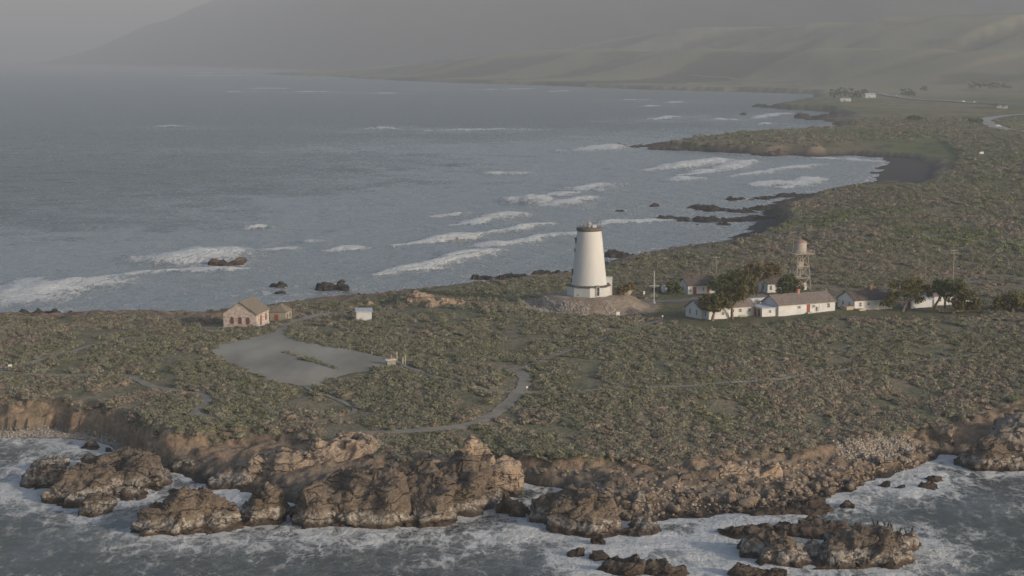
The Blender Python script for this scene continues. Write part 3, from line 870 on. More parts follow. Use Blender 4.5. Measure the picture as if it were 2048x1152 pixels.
lz = fbm2(SX / 1.6, SY / 3.2, 3, 85) * 0.5 + fbm2(SX / 5, SY / 9, 3, 86) * 0.5
swell = 0.45 * fbm2((SX * 0.94 + SY * 0.34) / 30, (SY * 0.94 - SX * 0.34) / 11, 3, 83) + 0.25 * fbm2(SX / 6, SY / 4, 3, 84) * sstep(1200, 500, SY) + 0.18 * np.abs(lz) * fore
SZ = swell * sstep(6000, 1500, SY) * np.where(SY < 450, 1.0, 1.5)
SZ += fore * np.clip(foam, 0, 1) * f1_ * 0.5
BREAK = [([(40, 602), (120, 578), (205, 563)], 1.4, 9), ([(305, 523), (360, 525), (432, 507)], 1.4, 9), ([(215, 552), (330, 545), (500, 538)], 0.5, 4), ([(758, 553), (850, 537), (985, 503)], 1.3, 7), ([(960, 497), (1060, 480), (1150, 466)], 0.9, 5),
         ([(785, 493), (950, 473), (1105, 449)], 1.0, 5), ([(660, 504), (720, 498)], 0.5, 4), ([(905, 453), (1048, 428)], 1.2, 8), ([(880, 436), (935, 428)], 0.8, 6), ([(1035, 406), (1088, 402)], 1.6, 9), ([(1090, 413), (1195, 396)], 1.2, 9),
         ([(1165, 382), (1215, 370)], 1.4, 11), ([(1165, 303), (1240, 291)], 1.4, 16), ([(1300, 342), (1380, 332), (1447, 321)], 1.6, 12), ([(1360, 351), (1440, 342), (1508, 322)], 1.1, 8), ([(1450, 354), (1560, 341), (1640, 329)], 0.8, 6),
         ([(1570, 376), (1620, 364), (1630, 355)], 0.9, 8), ([(1520, 373), (1560, 367)], 0.9, 8), ([(1340, 362), (1378, 357)], 0.9, 8), ([(850, 262), (1000, 259), (1112, 260)], 0.7, 11), ([(740, 259), (776, 259)], 1.4, 18), ([(335, 254), (350, 254)], 1.2, 16),
         ([(590, 184), (660, 184)], 1.0, 34), ([(500, 177), (570, 177)], 0.8, 26), ([(965, 179), (985, 179)], 1, 30), ([(380, 151), (480, 151)], 1, 60), ([(250, 176), (265, 176)], 1, 24), ([(465, 184), (475, 184)], 1, 24), ([(760, 187), (780, 187)], 1, 24),
         ([(490, 458), (525, 456)], 0.9, 5), ([(628, 484), (644, 483)], 0.8, 5), ([(1000, 349), (1022, 349)], 1.0, 8), ([(1310, 240), (1345, 233)], 0.9, 18), ([(1285, 213), (1310, 212)], 0.8, 18), ([(1515, 237), (1545, 230), (1580, 226)], 0.9, 18), ([(1520, 249), (1545, 248)], 0.9, 16),
         ([(1440, 240), (1455, 240)], 0.9, 16), ([(1260, 200), (1290, 200)], 0.9, 20), ([(1340, 206), (1360, 204)], 0.9, 20), ([(1100, 183), (1140, 182)], 0.8, 24), ([(1030, 178), (1060, 177)], 0.8, 24), ([(1690, 318), (1720, 322)], 0.7, 8), ([(1640, 317), (1665, 320)], 0.7, 8), ([(1190, 452), (1310, 440)], 0.6, 5), ([(1220, 448), (1260, 445)], 0.5, 5),
         ([(0, 585), (60, 560)], 0.6, 6), ([(1120, 392), (1140, 388)], 0.8, 6), ([(400, 145), (440, 146)], 1, 60), ([(540, 500), (590, 496)], 0.4, 4)]
WARPX = fbm2(SX / 18, SY / 18, 4, 87) * 5; WARPY = fbm2(SX / 18, SY / 18, 4, 88) * 7
wk = np.clip(SY / 800, 0.5, 2.5)
for pts, hgt, wd in BREAK:
    P = [at(a, b) for a, b in pts]
    ym, yM = min(p.y for p in P) - wd * 8, max(p.y for p in P) + wd * 14
    m_ = (SY > ym) & (SY < yM)
    x, y = SX[m_] + WARPX[m_] * wk[m_], SY[m_] + WARPY[m_] * wk[m_]
    d = line_dist(P, x, y)
    # the lip is thick and ragged in the middle, thin at its ends; torn foam trails behind it (seaward)
    e = np.minimum(np.hypot(x - P[0].x, y - P[0].y), np.hypot(x - P[-1].x, y - P[-1].y))
    ln = np.hypot(P[-1].x - P[0].x, P[-1].y - P[0].y)
    tap = 0.45 + 0.55 * sstep(0, ln * 0.25, e)
    w = wd * np.where((SY[m_] > 560) & (SY[m_] < 1700), 1.9, 1.15) * tap * (1 + 0.4 * f2_[m_] + 0.35 * f1_[m_])
    SZ[m_] += 2.0 * hgt * tap * np.exp(-(d / (np.maximum(w, 0.5) * 0.7)) ** 2) * (1 + 0.5 * f1_[m_])
    foam[m_] += np.exp(-(d / (np.maximum(w, 0.5) * 0.62)) ** 2) * (1.2 + 0.5 * f1_[m_])
    aer[m_] += np.exp(-(d / (np.maximum(w, 0.5) * 4))) * 0.45
foam += fore * (0.13 + 0.28 * fbm2(SX / 9, SY / 16, 4, 89))
foam = np.clip(foam, 0, 1.6); aer = np.clip(aer * (0.85 + 0.5 * f1_ + 0.2 * f2_), 0, 1)
SZ = np.where(sd > 6, -1.5, SZ)
sea_me = np_mesh('sea', np.stack([SX, SY, SZ], 1), SF, True)
fattr(sea_me, 'foam', foam); fattr(sea_me, 'aer', aer)
m = bpy.data.materials.new('sea_water'); m.use_nodes = True
nt = m.node_tree; L = nt.links.new
b = nt.nodes['Principled BSDF']
tc = nt.nodes.new('ShaderNodeTexCoord')
def nmap(sx, sy, rot=0.0):
    k = nt.nodes.new('ShaderNodeMapping'); k.inputs['Scale'].default_value = (sx, sy, 1); k.inputs['Rotation'].default_value = (0, 0, rot)
    L(tc.outputs['Object'], k.inputs[0]); return k.outputs[0]
def nn(vec, sc, det, ro=0.55):
    k = nt.nodes.new('ShaderNodeTexNoise'); k.inputs['Scale'].default_value = sc; k.inputs['Detail'].default_value = det; k.inputs['Roughness'].default_value = ro
    L(vec, k.inputs['Vector']); return k.outputs[0]
def mth(op, a, bb, c=None):
    k = nt.nodes.new('ShaderNodeMath'); k.operation = op
    for s, v in ((0, a), (1, bb), (2, c)):
        if v is None: continue
        if isinstance(v, (int, float)): k.inputs[s].default_value = v
        else: L(v, k.inputs[s])
    return k.outputs[0]
def rng(v, a, bb):
    k = nt.nodes.new('ShaderNodeMapRange'); k.interpolation_type = 'SMOOTHSTEP'; k.inputs['From Min'].default_value = a; k.inputs['From Max'].default_value = bb
    L(v, k.inputs[0]); return k.outputs[0]
def mx(f, a, bb):
    k = nt.nodes.new('ShaderNodeMix'); k.data_type = 'RGBA'; L(f, k.inputs[0])
    for s, v in ((6, a), (7, bb)):
        if isinstance(v, tuple): k.inputs[s].default_value = lin(v)
        else: L(v, k.inputs[s])
    return k.outputs[2]
af = nt.nodes.new('ShaderNodeAttribute'); af.attribute_name = 'foam'
aa = nt.nodes.new('ShaderNodeAttribute'); aa.attribute_name = 'aer'
lace = nn(nmap(1.0, 0.42, 0.35), 0.30, 10, 0.70)
fine = nn(nmap(1.0, 0.6, -0.2), 1.7, 7, 0.7)
vor = nt.nodes.new('ShaderNodeTexVoronoi'); vor.feature = 'DISTANCE_TO_EDGE'; vor.inputs['Scale'].default_value = 0.33
dist = nt.nodes.new('ShaderNodeVectorMath'); dist.operation = 'ADD'
nv = nt.nodes.new('ShaderNodeTexNoise'); nv.inputs['Scale'].default_value = 0.25; nv.inputs['Detail'].default_value = 5
L(nmap(1, 0.6), nv.inputs['Vector'])
sc = nt.nodes.new('ShaderNodeVectorMath'); sc.operation = 'SCALE'; sc.inputs['Scale'].default_value = 7.0
L(nv.outputs['Color'], sc.inputs[0]); L(nmap(1, 0.6), dist.inputs[0]); L(sc.outputs[0], dist.inputs[1]); L(dist.outputs[0], vor.inputs['Vector'])
web = rng(vor.outputs['Distance'], 0.22, 0.0)
pat = mth('ADD', mth('MULTIPLY', mth('SUBTRACT', lace, 0.5), 1.9), mth('MULTIPLY', mth('SUBTRACT', fine, 0.5), 0.8))
pat = mth('ADD', pat, mth('MULTIPLY', web, 0.22))
mask = rng(mth('ADD', mth('MULTIPLY', af.outputs['Fac'], 0.85), mth('MULTIPLY', pat, 1.35)), 0.40, 0.86)
veil = rng(mth('ADD', aa.outputs['Fac'], mth('MULTIPLY', pat, 0.55)), 0.12, 0.95)
deep = mx(rng(nn(nmap(0.004, 0.012), 1, 4), 0.4, 0.6), (0.072, 0.082, 0.080), (0.084, 0.093, 0.087))
c = mx(mth('MULTIPLY', veil, 0.85), deep, (0.30, 0.325, 0.335))
c = mx(mask, c, (0.74, 0.74, 0.72))
L(c, b.inputs['Base Color'])
L(mth('ADD', mth('MULTIPLY', mask, 0.55), 0.26), b.inputs['Roughness'])
b.inputs['IOR'].default_value = 1.33
w1 = nn(nmap(0.09, 0.26, 0.30), 1.0, 8, 0.66)
w2 = nn(nmap(0.5, 1.0, -0.15), 1.0, 5, 0.6)
bp = nt.nodes.new('ShaderNodeBump'); bp.inputs['Distance'].default_value = 2.4; bp.inputs['Strength'].default_value = 1.0
w3 = nn(nmap(0.055, 0.05, 0.25), 1.0, 4, 0.6)
L(mth('ADD', mth('ADD', mth('MULTIPLY', w1, 0.8), mth('MULTIPLY', w3, 1.6)), mth('ADD', mth('MULTIPLY', w2, 0.16), mth('ADD', mth('MULTIPLY', mask, 0.12), mth('MULTIPLY', mth('MULTIPLY', pat, mask), 0.30)))), bp.inputs['Height']); L(bp.outputs[0], b.inputs['Normal'])
MATS['sea_water'] = m
sea = link_mesh('sea', sea_me, 'sea_water')
tag(sea, 'grey blue ocean with white breakers and foam round the rocks', 'sea', kind='structure')

# sea spray thrown up by the surf
def spray(px, py, w, h, n, seed, label):
    rnd = np.random.default_rng(seed)
    p = at(px, py); s = scale_at(p.y); w /= s; h /= s
    t = rnd.random(n) ** 1.7
    x = rnd.normal(0, 0.28, n) * w * (0.5 + 0.6 * t); y = rnd.normal(0, 0.3, n) * w * 0.6; z = t * h * rnd.random(n) ** 0.3
    r = rnd.uniform(0.02, 0.085, n) * (1.2 - t)
    c = np.stack([x, y, z], 1)
    V = np.empty((n, 3, 3))
    for k in range(3):
        d = rnd.normal(0, 1, (n, 3)); d /= np.linalg.norm(d, axis=1, keepdims=True)
        V[:, k] = c + d * r[:, None]
    o = link_mesh('sea_spray', np_mesh('sea_spray', V.reshape(-1, 3), np.arange(n * 3).reshape(-1, 3)), 'spray', loc=p)
    tag(o, label, 'spray', kind='stuff')
spray(1000, 1018, 60, 46, 3200, 1, 'misty white spray drifting out of the dark gully')
spray(1290, 1066, 60, 24, 1600, 2, 'white splash on the low end of the cleft rock')
spray(1662, 1006, 34, 26, 1500, 3, 'white splash at the end of the brown reef shelf')
spray(1075, 1045, 50, 26, 1400, 4, 'white water pouring through the gully by the wet rock')
spray(1010, 990, 60, 12, 600, 5, 'thin spray over the wet gully rock')
spray(1545, 1140, 40, 12, 500, 6, 'small splash at the foot of the dome on the cormorant rock')

# ------------------------------------------------------------------ track, car park and footpaths
def sheet(name, poly, mat, lift, label, cat, inner=1.6):
    """a draped sheet: the polygon filled with a grid, each point set on the ground"""
    bm = bmesh.new()
    vs = [bm.verts.new((p.x, p.y, 0)) for p in poly]
    f = bm.faces.new(vs)
    xs_ = [p.x for p in poly]; ys_ = [p.y for p in poly]
    y = min(ys_) + 2
    while y < max(ys_):
        bmesh.ops.bisect_plane(bm, geom=bm.verts[:] + bm.edges[:] + bm.faces[:], plane_co=(0, y, 0), plane_no=(0, 1, 0)); y += inner * 2
    x = min(xs_) + 1
    while x < max(xs_):
        bmesh.ops.bisect_plane(bm, geom=bm.verts[:] + bm.edges[:] + bm.faces[:], plane_co=(x, 0, 0), plane_no=(1, 0, 0)); x += inner * 2
    for v in bm.verts:
        v.co.z = gz(v.co.x, v.co.y) + lift
    bmesh.ops.recalc_face_normals(bm, faces=bm.faces)
    me = bpy.data.meshes.new(name); bm.to_mesh(me); bm.free()
    if me.polygons[0].normal.z < 0: me.flip_normals()
    o = link_mesh(name, me, mat)
    return tag(o, label, cat, kind='structure')
def smooth_poly(pts, it=2):
    for _ in range(it):
        q = []
        for a, b_ in zip(pts, pts[1:] + pts[:1]):
            q += [a * 0.75 + b_ * 0.25, a * 0.25 + b_ * 0.75]
        pts = q
    return pts
PATHS = []
def ribbon(name, pix, width, mat, label, cat='path', lift=0.12, z0=9.0, step=2.5):
    P = [gnd(a, b_, z0) for a, b_ in pix]
    for _ in range(3):                                  # Chaikin
        q = [P[0]]
        for a, b_ in zip(P[:-1], P[1:]):
            q += [a * 0.75 + b_ * 0.25, a * 0.25 + b_ * 0.75]
        P = q + [P[-1]]
    out = [P[0]]
    for p in P[1:]:
        n = max(1, int((p - out[-1]).length / step)); a = out[-1].copy()
        for k in range(1, n + 1): out.append(a.lerp(p, k / n))
    PATHS.append(([(p.x, p.y) for p in out], width))
    V, Fq = [], []
    for i, p in enumerate(out):
        d = (out[min(i + 1, len(out) - 1)] - out[max(i - 1, 0)]); d.z = 0; d.normalize()
        nrm = Vector((-d.y, d.x, 0))
        wj = width * (1 + 0.14 * math.sin(i * 0.7) + 0.08 * math.sin(i * 1.9))
        for k in (-0.5, 0, 0.5):
            v = p + nrm * wj * k
            V.append((v.x, v.y, gz(v.x, v.y) + lift + (0.02 if k == 0 else 0)))
    for i in range(len(out) - 1):
        for k in (0, 1):
            a = i * 3 + k; Fq.append((a + 1, a, a + 3, a + 4))
    me = np_mesh(name, np.array(V), np.array(Fq), True)
    o = link_mesh(name, me, mat)
    if me.polygons[0].normal.z < 0: me.flip_normals()
    return tag(o, label, cat, kind='structure')
lot_pts = smooth_poly([gnd(a, b_) for a, b_ in LOT], 2)
lot_pts = [p + Vector((fbm2(np.array([p.x / 2.5]), np.array([p.y / 2.5]), 2, 120)[0] * 1.3, fbm2(np.array([p.x / 2.5]), np.array([p.y / 2.5]), 2, 121)[0] * 1.8, 0)) for p in lot_pts]
sheet('car_park', lot_pts, 'gravel', 0.14, 'grey gravel car park with the track leading past the brick building', 'car park')
ribbon('footpath', [(-10, 741), (30, 738), (60, 726), (110, 712), (160, 700), (215, 682), (300, 673), (420, 668)], 1.9, 'path_dirt', 'narrow path climbing towards the brick building')
ribbon('footpath', [(-10, 744), (50, 748), (120, 752), (200, 750), (265, 752), (285, 766), (310, 776), (360, 783), (408, 790), (416, 802), (395, 820), (386, 828), (425, 834)], 2.2, 'path_dirt', 'zigzag path near the cove bluff')
ribbon('footpath', [(1028, 736), (1046, 750), (1052, 765), (1040, 783), (1018, 805), (990, 830), (955, 846), (900, 858), (800, 866), (690, 866)], 3.0, 'path_dirt', 'grey curving path above the rock pinnacle')
ribbon('footpath', [(1042, 785), (1200, 781), (1380, 772), (1470, 765), (1525, 763), (1640, 746), (1800, 728), (1960, 708)], 1.6, 'path_dirt', 'long thin path crossing the scrub below the houses')
ribbon('footpath', [(788, 722), (840, 745), (900, 762), (960, 779), (1032, 786)], 1.5, 'path_dirt', 'straight faint path from the car park')
ribbon('footpath', [(1036, 740), (1120, 707), (1180, 690), (1240, 662), (1325, 640)], 1.3, 'path_dirt', 'path running up to the lighthouse mound')
ribbon('footpath', [(640, 786), (690, 806), (720, 822), (650, 846), (560, 842)], 1.1, 'path_dirt', 'faint trail leaving the lower end of the car park')
ribbon('service_road', [(1285, 601), (1310, 603), (1345, 603), (1400, 597), (1440, 592), (1480, 594)], 5.0, 'asphalt', 'grey service road beside the small dark roofed house', 'road')
ribbon('access_road', [(1640, 600), (1760, 578), (1900, 566), (2080, 556)], 4.0, 'asphalt', 'pale access road behind the houses', 'road')
ribbon('highway', [(2080, 226), (2010, 232), (1975, 238), (1966, 244), (1985, 252), (2025, 262), (2080, 270)], 15.0, 'pale_road', 'pale highway bend beside the green field', 'road', 0.8, 10, 15)
ribbon('highway', [(2080, 212), (2000, 209), (1900, 204), (1800, 197), (1760, 188)], 12.0, 'pale_road', 'highway stretch crossing the bridge', 'road', 1.6, 12, 25)
ribbon('highway', [(1380, 151), (1440, 155), (1520, 163), (1610, 173)], 14.0, 'path_dirt', 'distant pale road along the coastal terrace', 'road', 1.5, 20, 50)
sheet('meadow', smooth_poly([at(a, b_, 14) for a, b_ in [(2000, 236), (2030, 230), (2090, 230), (2090, 262), (2040, 252), (2005, 243)]], 2), 'field_green', 0.7, 'bright green field inside the highway bend', 'field', 12)

# ------------------------------------------------------------------ scrub
def shrub_mesh(name, seed, mat, tall=0.6, leaves=70):
    rnd = np.random.default_rng(seed)
    V, Fc = ICO[2]
    keep = V[:, 2] > -0.35
    idx = -np.ones(len(V), int); idx[keep] = np.arange(keep.sum())
    F2 = np.array([f for f in Fc if keep[f].all()]); F2 = idx[F2]; V = V[keep]
    r = 1 + 0.55 * fbm3(V + seed * 3.1, 0.6, 2, seed) + 0.3 * fbm3(V + seed, 0.25, 1, seed + 4)
    V = V * r[:, None] * (0.5, 0.5, tall)
    V[:, 2] = np.maximum(V[:, 2], -0.15)
    n = leaves
    c = rnd.normal(0, 1, (n, 3)); c[:, 2] = np.abs(c[:, 2]) * 0.8; c /= np.linalg.norm(c, axis=1, keepdims=True)
    c = c * rnd.uniform(0.85, 1.45, n)[:, None] * (0.5, 0.5, tall)
    T = np.empty((n, 3, 3))
    for k in range(3):
        T[:, k] = c + rnd.normal(0, 0.085, (n, 3))
    VV = np.concatenate([V, T.reshape(-1, 3)]); FF = np.concatenate([F2, np.arange(n * 3).reshape(-1, 3) + len(V)])
    me = np_mesh(name, VV, FF, False)
    me.materials.append(MATS[mat])
    return me
def shrub_coll(name, mats, seeds, tall, leaves=70):
    c = bpy.data.collections.new(name)
    for i, s_ in enumerate(seeds):
        o = bpy.data.objects.new(name, shrub_mesh(name, s_, mats[i % len(mats)], tall, leaves))
        c.objects.link(o)
    return c
def scatter(name, coll, nvar, P, S, label, cat, tilt=0.15, rot=None):
    n = len(P)
    me = bpy.data.meshes.new(name)
    me.vertices.add(n); me.vertices.foreach_set('co', np.asarray(P, np.float32).ravel())
    R = np.stack([RNG.normal(0, tilt, n), RNG.normal(0, tilt, n), RNG.uniform(0, 6.283, n)], 1) if rot is None else rot
    for nm, arr in (('rot', R), ('scl', S)):
        a_ = me.attributes.new(nm, 'FLOAT_VECTOR', 'POINT'); a_.data.foreach_set('vector', np.asarray(arr, np.float32).ravel())
    a_ = me.attributes.new('var', 'INT', 'POINT'); a_.data.foreach_set('value', RNG.integers(0, nvar, n).astype(np.int32))
    me.update()
    o = link_mesh(name, me)
    ng = bpy.data.node_groups.new(name, 'GeometryNodeTree')
    ng.interface.new_socket('Geometry', in_out='INPUT', socket_type='NodeSocketGeometry')
    ng.interface.new_socket('Geometry', in_out='OUTPUT', socket_type='NodeSocketGeometry')
    gi, go = ng.nodes.new('NodeGroupInput'), ng.nodes.new('NodeGroupOutput')
    ci = ng.nodes.new('GeometryNodeCollectionInfo'); ci.inputs['Collection'].default_value = coll
    ci.inputs['Separate Children'].default_value = True; ci.inputs['Reset Children'].default_value = True
    ip = ng.nodes.new('GeometryNodeInstanceOnPoints'); ip.inputs['Pick Instance'].default_value = True
    def na(nm, ty):
        k = ng.nodes.new('GeometryNodeInputNamedAttribute'); k.data_type = ty; k.inputs['Name'].default_value = nm
        return k.outputs['Attribute']
    ng.links.new(gi.outputs[0], ip.inputs['Points']); ng.links.new(ci.outputs[0], ip.inputs['Instance'])
    ng.links.new(na('var', 'INT'), ip.inputs['Instance Index']); ng.links.new(na('rot', 'FLOAT_VECTOR'), ip.inputs['Rotation']); ng.links.new(na('scl', 'FLOAT_VECTOR'), ip.inputs['Scale'])
    ng.links.new(ip.outputs[0], go.inputs[0])
    md = o.modifiers.new('scatter', 'NODES'); md.node_group = ng
    return tag(o, label, cat, kind='stuff')
NO_GROW = []            # (x, y, radius) kept clear round buildings; filled by clear()
def clear(p, r): NO_GROW.append((p.x, p.y, r))

# ------------------------------------------------------------------ lighthouse
lh = empty('lighthouse', (LH.x, LH.y, gz(LH.x, LH.y) - 0.1))
tag(lh, 'white tapering lighthouse without its lantern on an eight sided base', 'lighthouse')
clear(LH, 11)
MB().lathe([(6.45, -0.6), (6.45, 2.75), (6.3, 2.9)], 8, off=-math.pi / 2).build('base', 'tower_white', lh)
MB().lathe([(6.45, 2.75), (6.72, 2.85), (6.72, 3.12), (6.2, 3.3)], 8, off=-math.pi / 2).build('base_cornice', 'dark_trim', lh)
MB().lathe([(5.35, 2.9), (5.12, 4.2), (4.75, 7.5), (4.35, 11.5), (3.95, 15.5), (3.62, 18.4), (3.5, 19.0)], 64).build('tower', 'tower_white', lh, smooth=True)
MB().lathe([(3.5, 18.95), (3.72, 19.05), (3.78, 19.25), (3.78, 19.8), (3.7, 19.95)], 48).build('gallery_cornice', 'dark_trim', lh, smooth=True)
rail = MB()
for zz_ in (20.35, 20.75, 21.15, 21.9):
    rail.tube([(3.6 * math.cos(a), 3.6 * math.sin(a), zz_) for a in np.linspace(0, 2 * math.pi, 33)], 0.018, 4)
rail.build('railing', 'steel', lh)
for k in range(16):
    a = 2 * math.pi * k / 16
    MB().tube([(3.6 * math.cos(a), 3.6 * math.sin(a), 19.9), (3.6 * math.cos(a), 3.6 * math.sin(a), 22.0)], 0.03, 4).build('railing_post', 'steel', lh)
MB().lathe([(0.62, 19.9), (0.62, 20.9), (0.75, 21.0), (0.4, 21.35), (0.15, 21.6), (0.12, 22.1), (0.05, 22.3)], 14).build('beacon', 'concrete', lh, smooth=True)
MB().box(0.95, 2.1, -0.9, 0.1, 19.9, 20.75).build('equipment_box', 'white_metal', lh)
MB().lathe([(0.3, 19.9), (0.3, 20.6), (0.1, 20.8)], 10, cx=-1.6, cy=0.6).build('vent', 'steel', lh)
# annexe on the right of the base
v = MB().box(3.9, 6.75, -0.6, 3.6, -0.5, 5.0); v.build('vestibule', 'tower_white', lh)
MB().box(3.7, 6.95, -0.8, 3.8, 4.85, 5.08).build('vestibule_cap', 'tower_white', lh)
MB().box(4.9, 6.0, -0.68, -0.58, 3.3, 3.75).build('vestibule_vent', 'dark_trim', lh)
def arched(w, h, n=10):
    return [(-w / 2, 0)] + [(w / 2, 0)] + [(w / 2 * math.cos(a), h - w / 2 + w / 2 * math.sin(a)) for a in np.linspace(0, math.pi, n)]
def on_face(parent, ang, dist, u, z, w, h, matf, matg, name='window', depth=0.14, arch=True, hood=None):
    """an opening on a wall whose outward normal is at ang, dist from the parent's axis, u along the wall"""
    nrm = Vector((math.cos(ang), math.sin(ang), 0)); tan = Vector((-math.sin(ang), math.cos(ang), 0))
    o = nrm * dist + tan * u + Vector((0, 0, z))
    def P(pts): return [o + tan * a + Vector((0, 0, c_)) for a, c_ in pts]
    prof = arched(w, h) if arch else [(-w / 2, 0), (w / 2, 0), (w / 2, h), (-w / 2, h)]
    fr = 0.13
    prof2 = [(a * (w - 2 * fr) / w, fr + c_ * (h - 2 * fr) / h) for a, c_ in prof]
    a_, b_ = P(prof), P(prof2); n = len(prof)
    mb = MB(); d = nrm * depth
    mb.add(a_ + b_ + [p + d for p in a_] + [p + d for p in b_],
           [(n * 2 + i, n * 2 + (i + 1) % n, n * 3 + (i + 1) % n, n * 3 + i) for i in range(n)] + [(i, (i + 1) % n, n * 2 + (i + 1) % n, n * 2 + i) for i in range(n)] + [(n + i, n * 3 + i, n * 3 + (i + 1) % n, n + (i + 1) % n) for i in range(n)])
    wo = mb.build(name, matf, parent)
    MB().prism([p + nrm * 0.02 for p in b_], nrm * 0.03).build('pane', matg, wo)
    bar = MB()
    lo, hi = o + Vector((0, 0, fr)), o + Vector((0, 0, h - fr))
    bar.prism([lo - tan * 0.03 + nrm * 0.05, lo + tan * 0.03 + nrm * 0.05, hi + tan * 0.03 + nrm * 0.05, hi - tan * 0.03 + nrm * 0.05], nrm * 0.03)
    md_ = o + Vector((0, 0, h * 0.5))
    bar.prism([md_ - tan * (w / 2 - fr) + nrm * 0.055 - Vector((0, 0, .03)), md_ + tan * (w / 2 - fr) + nrm * 0.055 - Vector((0, 0, .03)), md_ + tan * (w / 2 - fr) + nrm * 0.055 + Vector((0, 0, .03)), md_ - tan * (w / 2 - fr) + nrm * 0.055 + Vector((0, 0, .03))], nrm * 0.028)
    bar.build('glazing_bar', matf, wo)
    if hood:
        pr = [(c_[0] * 1.45, c_[1]) for c_ in arched(w, h)[1:]]
        up = [(x_ * 1.45, h * 0.55 + (c_ - h * 0.55) * 1.25) for x_, c_ in arched(w, h, 12)[2:]]
        dn = [(x_ * 1.12, h * 0.55 + (c_ - h * 0.55) * 1.05) for x_, c_ in arched(w, h, 12)[2:]]
        ring = up + dn[::-1]
        MB().prism(P(ring), nrm * 0.4).build('hood', hood, wo)
    return wo
ap = 6.45 * math.cos(math.pi / 8)
on_face(lh, math.radians(-67.5), ap, 0.0, 0.35, 1.15, 2.9, 'tower_white', 'glass', 'window', 0.3, True, 'dark_trim')
on_face(lh, math.radians(-112.5), ap, -1.2, 0.5, 0.35, 0.35, 'dark_trim', 'dark_trim', 'vent', 0.08, False)
for az, zz_, rr_ in ((186, 15.2, 3.92), (186, 12.9, 4.15), (186, 6.0, 4.86), (186, 3.9, 5.1)):
    on_face(lh, math.radians(az), rr_ - 0.05, 0, zz_, 0.9, 1.7 if zz_ in (15.2, 6.0) else 1.0, 'dark_trim', 'glass', 'window', 0.25, True, 'dark_trim' if zz_ in (15.2, 6.0) else None)

# ------------------------------------------------------------------ houses
def house(name, label, px, py, L_, W, hw, hr, ang, walls='white_paint', roof='roof_brown', z0=10.5, kind='gable', over=0.35, cat='house', group=None, pos=None):
    """origin at the front left corner; x runs along the front, y back into the depth, ridge along x ('gable') or along y ('front')"""
    p = pos or gnd(px, py, z0)
    e = empty(name, (p.x, p.y, p.z), ang)
    tag(e, label, cat, group)
    c_ = Vector((L_ / 2 * math.cos(ang) - W / 2 * math.sin(ang), L_ / 2 * math.sin(ang) + W / 2 * math.cos(ang), 0)) + p
    clear(c_, max(L_, W) * 0.42 + 1.5)
    for k in range(int(L_ / 4) + 1):
        q = Vector((p.x, p.y, 0)) + Vector((math.cos(ang), math.sin(ang), 0)) * (k * 4) + Vector((-math.sin(ang), math.cos(ang), 0)) * (W / 2)
        clear(q, W * 0.5 + 1.5)
    th = 0.18
    if kind == 'gable':
        MB().prism([(0, 0, -1.2), (0, W, -1.2), (0, W, hw), (0, W / 2, hr), (0, 0, hw)], (L_, 0, 0)).build('wall', walls, e)
        k = (hr - hw) / (W / 2)
        for s_ in (0, 1):
            y0_ = -over if s_ == 0 else W + over
            a = (-over, y0_, hw - k * over + 0.03); b_ = (-over, W / 2, hr + 0.03)
            o = MB().prism([a, b_, (b_[0], b_[1], b_[2] + th), (a[0], a[1], a[2] + th)], (L_ + 2 * over, 0, 0)).build('roof', roof, e)
        MB().box(-over, L_ + over, W / 2 - 0.12, W / 2 + 0.12, hr + th - 0.03, hr + th + 0.1).build('ridge_cap', roof, e)
    elif kind == 'front':
        MB().prism([(0, 0, -1.2), (L_, 0, -1.2), (L_, 0, hw), (L_ / 2, 0, hr), (0, 0, hw)], (0, W, 0)).build('wall', walls, e)
        k = (hr - hw) / (L_ / 2)
        for s_ in (0, 1):
            x0_ = -over if s_ == 0 else L_ + over
            a = (x0_, -over, hw - k * over + 0.03); b_ = (L_ / 2, -over, hr + 0.03)
            MB().prism([a, b_, (b_[0], b_[1], b_[2] + th), (a[0], a[1], a[2] + th)], (0, W + 2 * over, 0)).build('roof', roof, e)
        MB().box(L_ / 2 - 0.14, L_ / 2 + 0.14, -over, W + over, hr + th - 0.03, hr + th + 0.1).build('ridge_cap', roof, e)
    elif kind == 'flat':
        MB().box(0, L_, 0, W, -1.2, hw).build('wall', walls, e)
        MB().prism([(-over, -over, hw + 0.02), (-over, W + over, hw + hr), (-over, W + over, hw + hr + 0.16), (-over, -over, hw + 0.18)], (L_ + 2 * over, 0, 0)).build('roof', roof, e)
    elif kind == 'hip':
        MB().box(0, L_, 0, W, -1.2, hw).build('wall', walls, e)
        o_ = over; r0 = min(L_, W) / 2
        A = [(-o_, -o_, hw), (L_ + o_, -o_, hw), (L_ + o_, W + o_, hw), (-o_, W + o_, hw)]
        if W >= L_: T_ = [(L_ / 2, r0, hr), (L_ / 2, W - r0 * 0.9, hr)]; fs = [(0, 1, 4), (1, 2, 5, 4), (2, 3, 5), (3, 0, 4, 5), (3, 2, 1, 0)]
        else: T_ = [(r0, W / 2, hr), (L_ - r0, W / 2, hr)]; fs = [(0, 1, 5, 4), (1, 2, 5), (2, 3, 4, 5), (3, 0, 4), (3, 2, 1, 0)]
        MB().add(A + T_, fs).build('roof', roof, e)
    e['_dim'] = (L_, W, hw)
    return e
